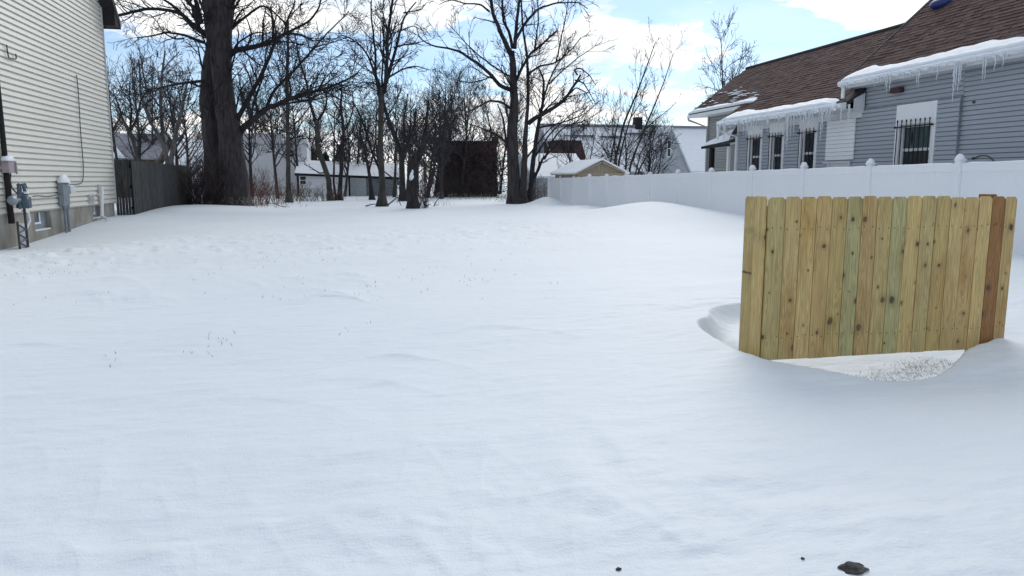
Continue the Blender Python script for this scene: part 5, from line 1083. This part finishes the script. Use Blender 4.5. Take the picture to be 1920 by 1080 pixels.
# dry weeds sticking out at the edge of the brush
for i, (px, Y, n, h, lab) in enumerate(((487, 35, 30, .5, 'pale dry weeds in snow right of the huge trunk base'), (470, 36, 26, .6, 'pale dry weeds touching the right side of the huge trunk base'), (855, 50, 40, .6, 'dry weeds poking up in front of the outbuilding, left'), (900, 50, 40, .5, 'dry weeds poking up in front of the outbuilding, right'), (950, 45, 36, .5, 'dry weeds left of the spreading tree base'), (812, 37, 24, .45, 'dry weeds beside fallen branches right of the broken stub'))):
    shrub('dry_weeds', lab, wx(px, Y), Y, 1.3, .5, n, h, 540+i, 'straw', r=.005, rmin=.004, tilt=.5, cat='weeds', group='dry weeds in the snow', lv=[dict(dens=4, ratio=.4, lo=.06, hi=.3, ang=(20, 50), wob=.14, trop=.03, n=4, ns=3)])
def fallen(label, pts, r, seed):
    g = np.random.default_rng(seed); P = smoothline([(x, y, Sz(x, y)+h) for x, y, h in pts], 14); Rd = np.linspace(r, r*.4, 14)
    V, F = tubes(P[None], Rd[None], 6); v, f = branchwork([P], [Rd], seed, [dict(dens=2.2, ratio=.35, lo=.2, hi=.8, ang=(30, 70), wob=.15, trop=.04, n=6, ns=4), dict(dens=3, ratio=.5, lo=.1, hi=.4, ang=(30, 60), wob=.15, trop=0, n=4, ns=3)], .007)
    tag(arrmesh('fallen_branch', np.vstack([V, v]), np.vstack([F, f+len(V)]), M['bark_dark'], None, True), label, 'branch', 'fallen branches on the snow')
X7 = lambda px: wx(px, 37)
fallen('fallen branch left of the slim upright tree', [(X7(684), 37, .02), (X7(697), 36.9, .12), (X7(710), 37.1, .1)], .035, 601)
fallen('arched fallen branch right of the slim upright tree', [(X7(724), 37.2, .02), (X7(738), 37, .3), (X7(746), 37, .5), (X7(750), 36.9, .05)], .04, 602)
fallen('short broken branch right of the broken stub', [(X7(794), 36, -.02), (X7(800), 36, .12), (X7(803), 36, .1)], .035, 603)
fallen('slanting broken branch farthest right on the snow', [(X7(810), 36.5, -.05), (X7(814), 36.5, .2), (X7(824), 36.5, .5)], .03, 604)
fallen('thin twig on the snow before the red bush', [(wx(512, 37), 37, .15), (wx(522, 36.6), 36.6, .05), (wx(534, 36), 36, .0)], .02, 605)

def gnd(px, py):
    d = ray(px, py); z = .3
    for _ in range(6): p = EYE+d*((E-z)/-d[2]); z = float(S(np.array([p[0]]), np.array([p[1]]))[0])
    return EYE+d*((E-z)/-d[2])
# ================================================================== stubble, frosted grass, stones
def blades(name, label, xy, per, lo, hi, w, mt, seed, spread=.05, lean=.5, cat='grass'):
    g = np.random.default_rng(seed); n = len(xy)*per; c = np.repeat(xy, per, 0)+g.normal(size=(n, 2))*spread; z = S(c[:, 0], c[:, 1])-.006
    h = g.uniform(lo, hi, n); a = g.uniform(0, 6.28, n); l = g.uniform(.1, lean, n)*h; ww = w*g.uniform(.6, 1.3, n)
    b = np.stack([c[:, 0], c[:, 1], z], -1); dx = np.stack([np.cos(a)*ww, np.sin(a)*ww, 0*a], -1); a2 = a+1.57+g.normal(size=n)*.5
    mid = b+np.stack([np.cos(a2)*l*.4, np.sin(a2)*l*.4, h*.6], -1); tip = b+np.stack([np.cos(a2)*l, np.sin(a2)*l, h], -1); dn = np.stack([-np.sin(a)*ww, np.cos(a)*ww, 0*a], -1)
    V = np.stack([b-dx, b+dx, mid+dx*.7, mid-dx*.7, tip+dx*.15, tip-dx*.15, b-dn, b+dn, tip+dn*.15, tip-dn*.15], 1).reshape(-1, 3); k = np.arange(n)[:, None]*10
    F = np.concatenate([k+[0, 1, 2, 3], k+[3, 2, 4, 5], k+[6, 7, 8, 9]])
    o = arrmesh(name, V, F, M[mt]); o['kind'] = 'stuff'; tag(o, label, cat); return o
g = np.random.default_rng(12); pts = []
while len(pts) < 60:
    px = g.uniform(-5, 720); py = g.normal(500, 32); 
    if not 448 < py < 640: continue
    d = ray(px, py); t = (E-.32)/-d[2]; p = EYE+d*t
    if vnoise(p[0]*.7, p[1]*.7, 5) > -.12+.0009*px: pts.append(p[:2])
for _ in range(90):
    px = g.uniform(350, 1050); py = g.uniform(410, 560); d = ray(px, py); p = EYE+d*((E-.32)/-d[2]); pts.append(p[:2])
for c in ((415, 632, 7), (195, 668, 3), (885, 520, 8), (360, 662, 3), (620, 470, 6), (690, 545, 4), (660, 610, 3)):
    for _ in range(c[2]): d = ray(c[0]+g.normal()*14, c[1]+g.normal()*6); p = EYE+d*((E-.31)/-d[2]); pts.append(p[:2])
blades('grass', 'dry grass stubble poking through the snow of the lot', np.array(pts), 2, .008, .04, .0026, 'straw', 13, .07, .9)
n = 1100; u = g.uniform(0, 1, n); x = 3.15+u*1.9; y = PY+.02+.20*u+.06*np.sin(u*9)+g.normal(size=n)*(.05+.05*u)
blades('grass', 'frosted short grass in the hollow under the pine screen', np.stack([x, y], -1), 3, .005, .020, .0022, 'frost', 14, .03, 1.4)
def stone(label, px, py, rx, ry, rz, seed):
    random.seed(seed); p = gnd(px, py); z = p[2]
    mb = MB(); mb.blob((p[0], p[1], z), rx, ry, rz, 22, 12, .28); tag(mb.build('dirt_clod', M['soil'], None, True), label, 'clod')
stone('dark lump of frozen dirt, the largest at the bottom right of the snow', 1600, 1067, .050, .036, .014, 3)
stone('small dark clod left of the big lump', 1505, 1048, .007, .006, .005, 4)
stone('half-buried dark clod at the bottom edge left of centre right', 1160, 1068, .011, .009, .006, 5)

# ================================================================== sky, sun, camera
w = bpy.data.worlds.new('World'); SC.world = w; w.use_nodes = True; nt = w.node_tree; N = nt.nodes; Lk = nt.links
for nd in list(N): N.remove(nd)
SUN_EL, SUN_AZ = R(33), R(26)                      # azimuth clockwise from +Y
sky = N.new('ShaderNodeTexSky'); sky.sky_type = 'NISHITA'; sky.sun_disc = False; sky.sun_elevation = SUN_EL; sky.sun_rotation = SUN_AZ; sky.altitude = 200; sky.air_density = 1.0; sky.dust_density = .6; sky.ozone_density = 1.3
tc = N.new('ShaderNodeTexCoord'); sep = N.new('ShaderNodeSeparateXYZ'); Lk.new(tc.outputs['Generated'], sep.inputs[0])
def mth(op, a, b=None):
    n = N.new('ShaderNodeMath'); n.operation = op
    for i, q in enumerate((a, b)):
        if q is None: continue
        if isinstance(q, (int, float)): n.inputs[i].default_value = q
        else: Lk.new(q, n.inputs[i])
    return n.outputs[0]
zc = mth('ADD', mth('MAXIMUM', sep.outputs[2], 0.0), .17)
cv = N.new('ShaderNodeCombineXYZ'); Lk.new(mth('DIVIDE', sep.outputs[0], zc), cv.inputs[0]); Lk.new(mth('DIVIDE', sep.outputs[1], zc), cv.inputs[1]); cv.inputs[2].default_value = CLOUD_SEED if 'CLOUD_SEED' in globals() else 3.7
n1 = N.new('ShaderNodeTexNoise'); n1.inputs['Scale'].default_value = 2.1; n1.inputs['Detail'].default_value = 11; n1.inputs['Roughness'].default_value = .62; n1.inputs['Distortion'].default_value = .15; Lk.new(cv.outputs[0], n1.inputs['Vector'])
# cloud banks by compass direction and height
az = mth('ARCTAN2', sep.outputs[0], sep.outputs[1]); blob = None
def bank(px, py, rx, ry, amp):
    global blob
    d = ray(px, py); d = d/np.linalg.norm(d); a0 = math.atan2(d[0], d[1]); e0 = d[2]
    u = mth('DIVIDE', mth('SUBTRACT', az, a0), rx/1400.0); v = mth('DIVIDE', mth('SUBTRACT', sep.outputs[2], e0), ry/1400.0)
    q = mth('MULTIPLY', mth('POWER', 2.718, mth('MULTIPLY', mth('ADD', mth('MULTIPLY', u, u), mth('MULTIPLY', v, v)), -1.0)), amp)
    blob = q if blob is None else mth('ADD', blob, q)
for b_ in ((1250, 75, 170, 45, .30), (1120, 40, 90, 50, .26), (1640, 5, 150, 40, .34), (1000, 120, 160, 60, .16), (880, 15, 110, 40, .20), (680, 15, 150, 55, .26), (330, 40, 160, 60, .26), (560, -10, 120, 30, .12), (1200, 195, 260, 40, .16), (900, 240, 420, 40, .14), (520, 265, 260, 36, .18),
           (480, 130, 150, 50, -.30), (760, 110, 120, 60, -.26), (1230, 22, 100, 20, -.34), (1500, 70, 110, 40, -.34), (1260, 138, 150, 24, -.30), (1450, 30, 60, 30, -.2), (280, 150, 130, 60, -.28), (620, 150, 140, 60, -.22)): bank(*b_)
cm_ = mth('ADD', mth('ADD', mth('MULTIPLY', mth('SUBTRACT', n1.outputs[0], .5), 1.9), .5), blob)
rp = N.new('ShaderNodeValToRGB'); rp.color_ramp.elements[0].position = .44; rp.color_ramp.elements[1].position = .70; rp.color_ramp.interpolation = 'EASE'; Lk.new(cm_, rp.inputs[0])
n2 = N.new('ShaderNodeTexNoise'); n2.inputs['Scale'].default_value = 2.6; n2.inputs['Detail'].default_value = 7; Lk.new(cv.outputs[0], n2.inputs['Vector'])
r2 = N.new('ShaderNodeValToRGB'); r2.color_ramp.elements[0].position = .36; r2.color_ramp.elements[1].position = .60; r2.color_ramp.elements[0].color = (4.3, 4.75, 5.2, 1); r2.color_ramp.elements[1].color = (6.6, 6.45, 6.2, 1); Lk.new(n2.outputs[0], r2.inputs[0])
hz = N.new('ShaderNodeMapRange'); hz.inputs[1].default_value = 0; hz.inputs[2].default_value = .08; hz.inputs[3].default_value = .75; hz.inputs[4].default_value = 0.0; Lk.new(sep.outputs[2], hz.inputs[0])
msk = mth('MINIMUM', mth('MAXIMUM', mth('ADD', rp.outputs[0], hz.outputs[0]), .24), 1.0)
# clear air tinted a little
gm_ = N.new('ShaderNodeMix'); gm_.data_type = 'RGBA'; gm_.blend_type = 'MULTIPLY'; gm_.inputs[0].default_value = 1; Lk.new(sky.outputs[0], gm_.inputs[6]); gm_.inputs[7].default_value = (.325, .455, .60, 1)
mx = N.new('ShaderNodeMix'); mx.data_type = 'RGBA'; Lk.new(msk, mx.inputs[0]); Lk.new(gm_.outputs[2], mx.inputs[6]); Lk.new(r2.outputs[0], mx.inputs[7])
bg = N.new('ShaderNodeBackground'); bg.inputs['Strength'].default_value = .1; Lk.new(mx.outputs[2], bg.inputs['Color'])
wo = N.new('ShaderNodeOutputWorld'); Lk.new(bg.outputs[0], wo.inputs['Surface'])
sl_ = bpy.data.lights.new('sun', 'SUN'); sl_.energy = .62; sl_.angle = R(32); sl_.color = (1, .96, .90)
so = bpy.data.objects.new('sun', sl_); COL.objects.link(so)
dirv = Vector((math.sin(SUN_AZ)*math.cos(SUN_EL), math.cos(SUN_AZ)*math.cos(SUN_EL), math.sin(SUN_EL))); so.rotation_euler = dirv.to_track_quat('Z', 'Y').to_euler(); so.location = (20, 20, 40)
cd = bpy.data.cameras.new('camera'); cam = bpy.data.objects.new('camera', cd); COL.objects.link(cam); cam.location = (0, 0, E)
cd.sensor_width = 36; cd.lens = FP/1920*36; cd.clip_end = 2000; cd.clip_start = .05
cam.rotation_euler = Vector(tuple(FW)).to_track_quat('-Z', 'Y').to_euler()
SC.camera = cam
SC.view_settings.view_transform = 'Standard'; SC.view_settings.look = 'None'; SC.view_settings.exposure = 1.03; SC.view_settings.gamma = 1
SC.cycles.use_denoising = True
try: SC.cycles.denoiser = 'OPENIMAGEDENOISE'
except Exception: pass
SC.cycles.max_bounces = 8; SC.cycles.diffuse_bounces = 4; SC.cycles.transparent_max_bounces = 8
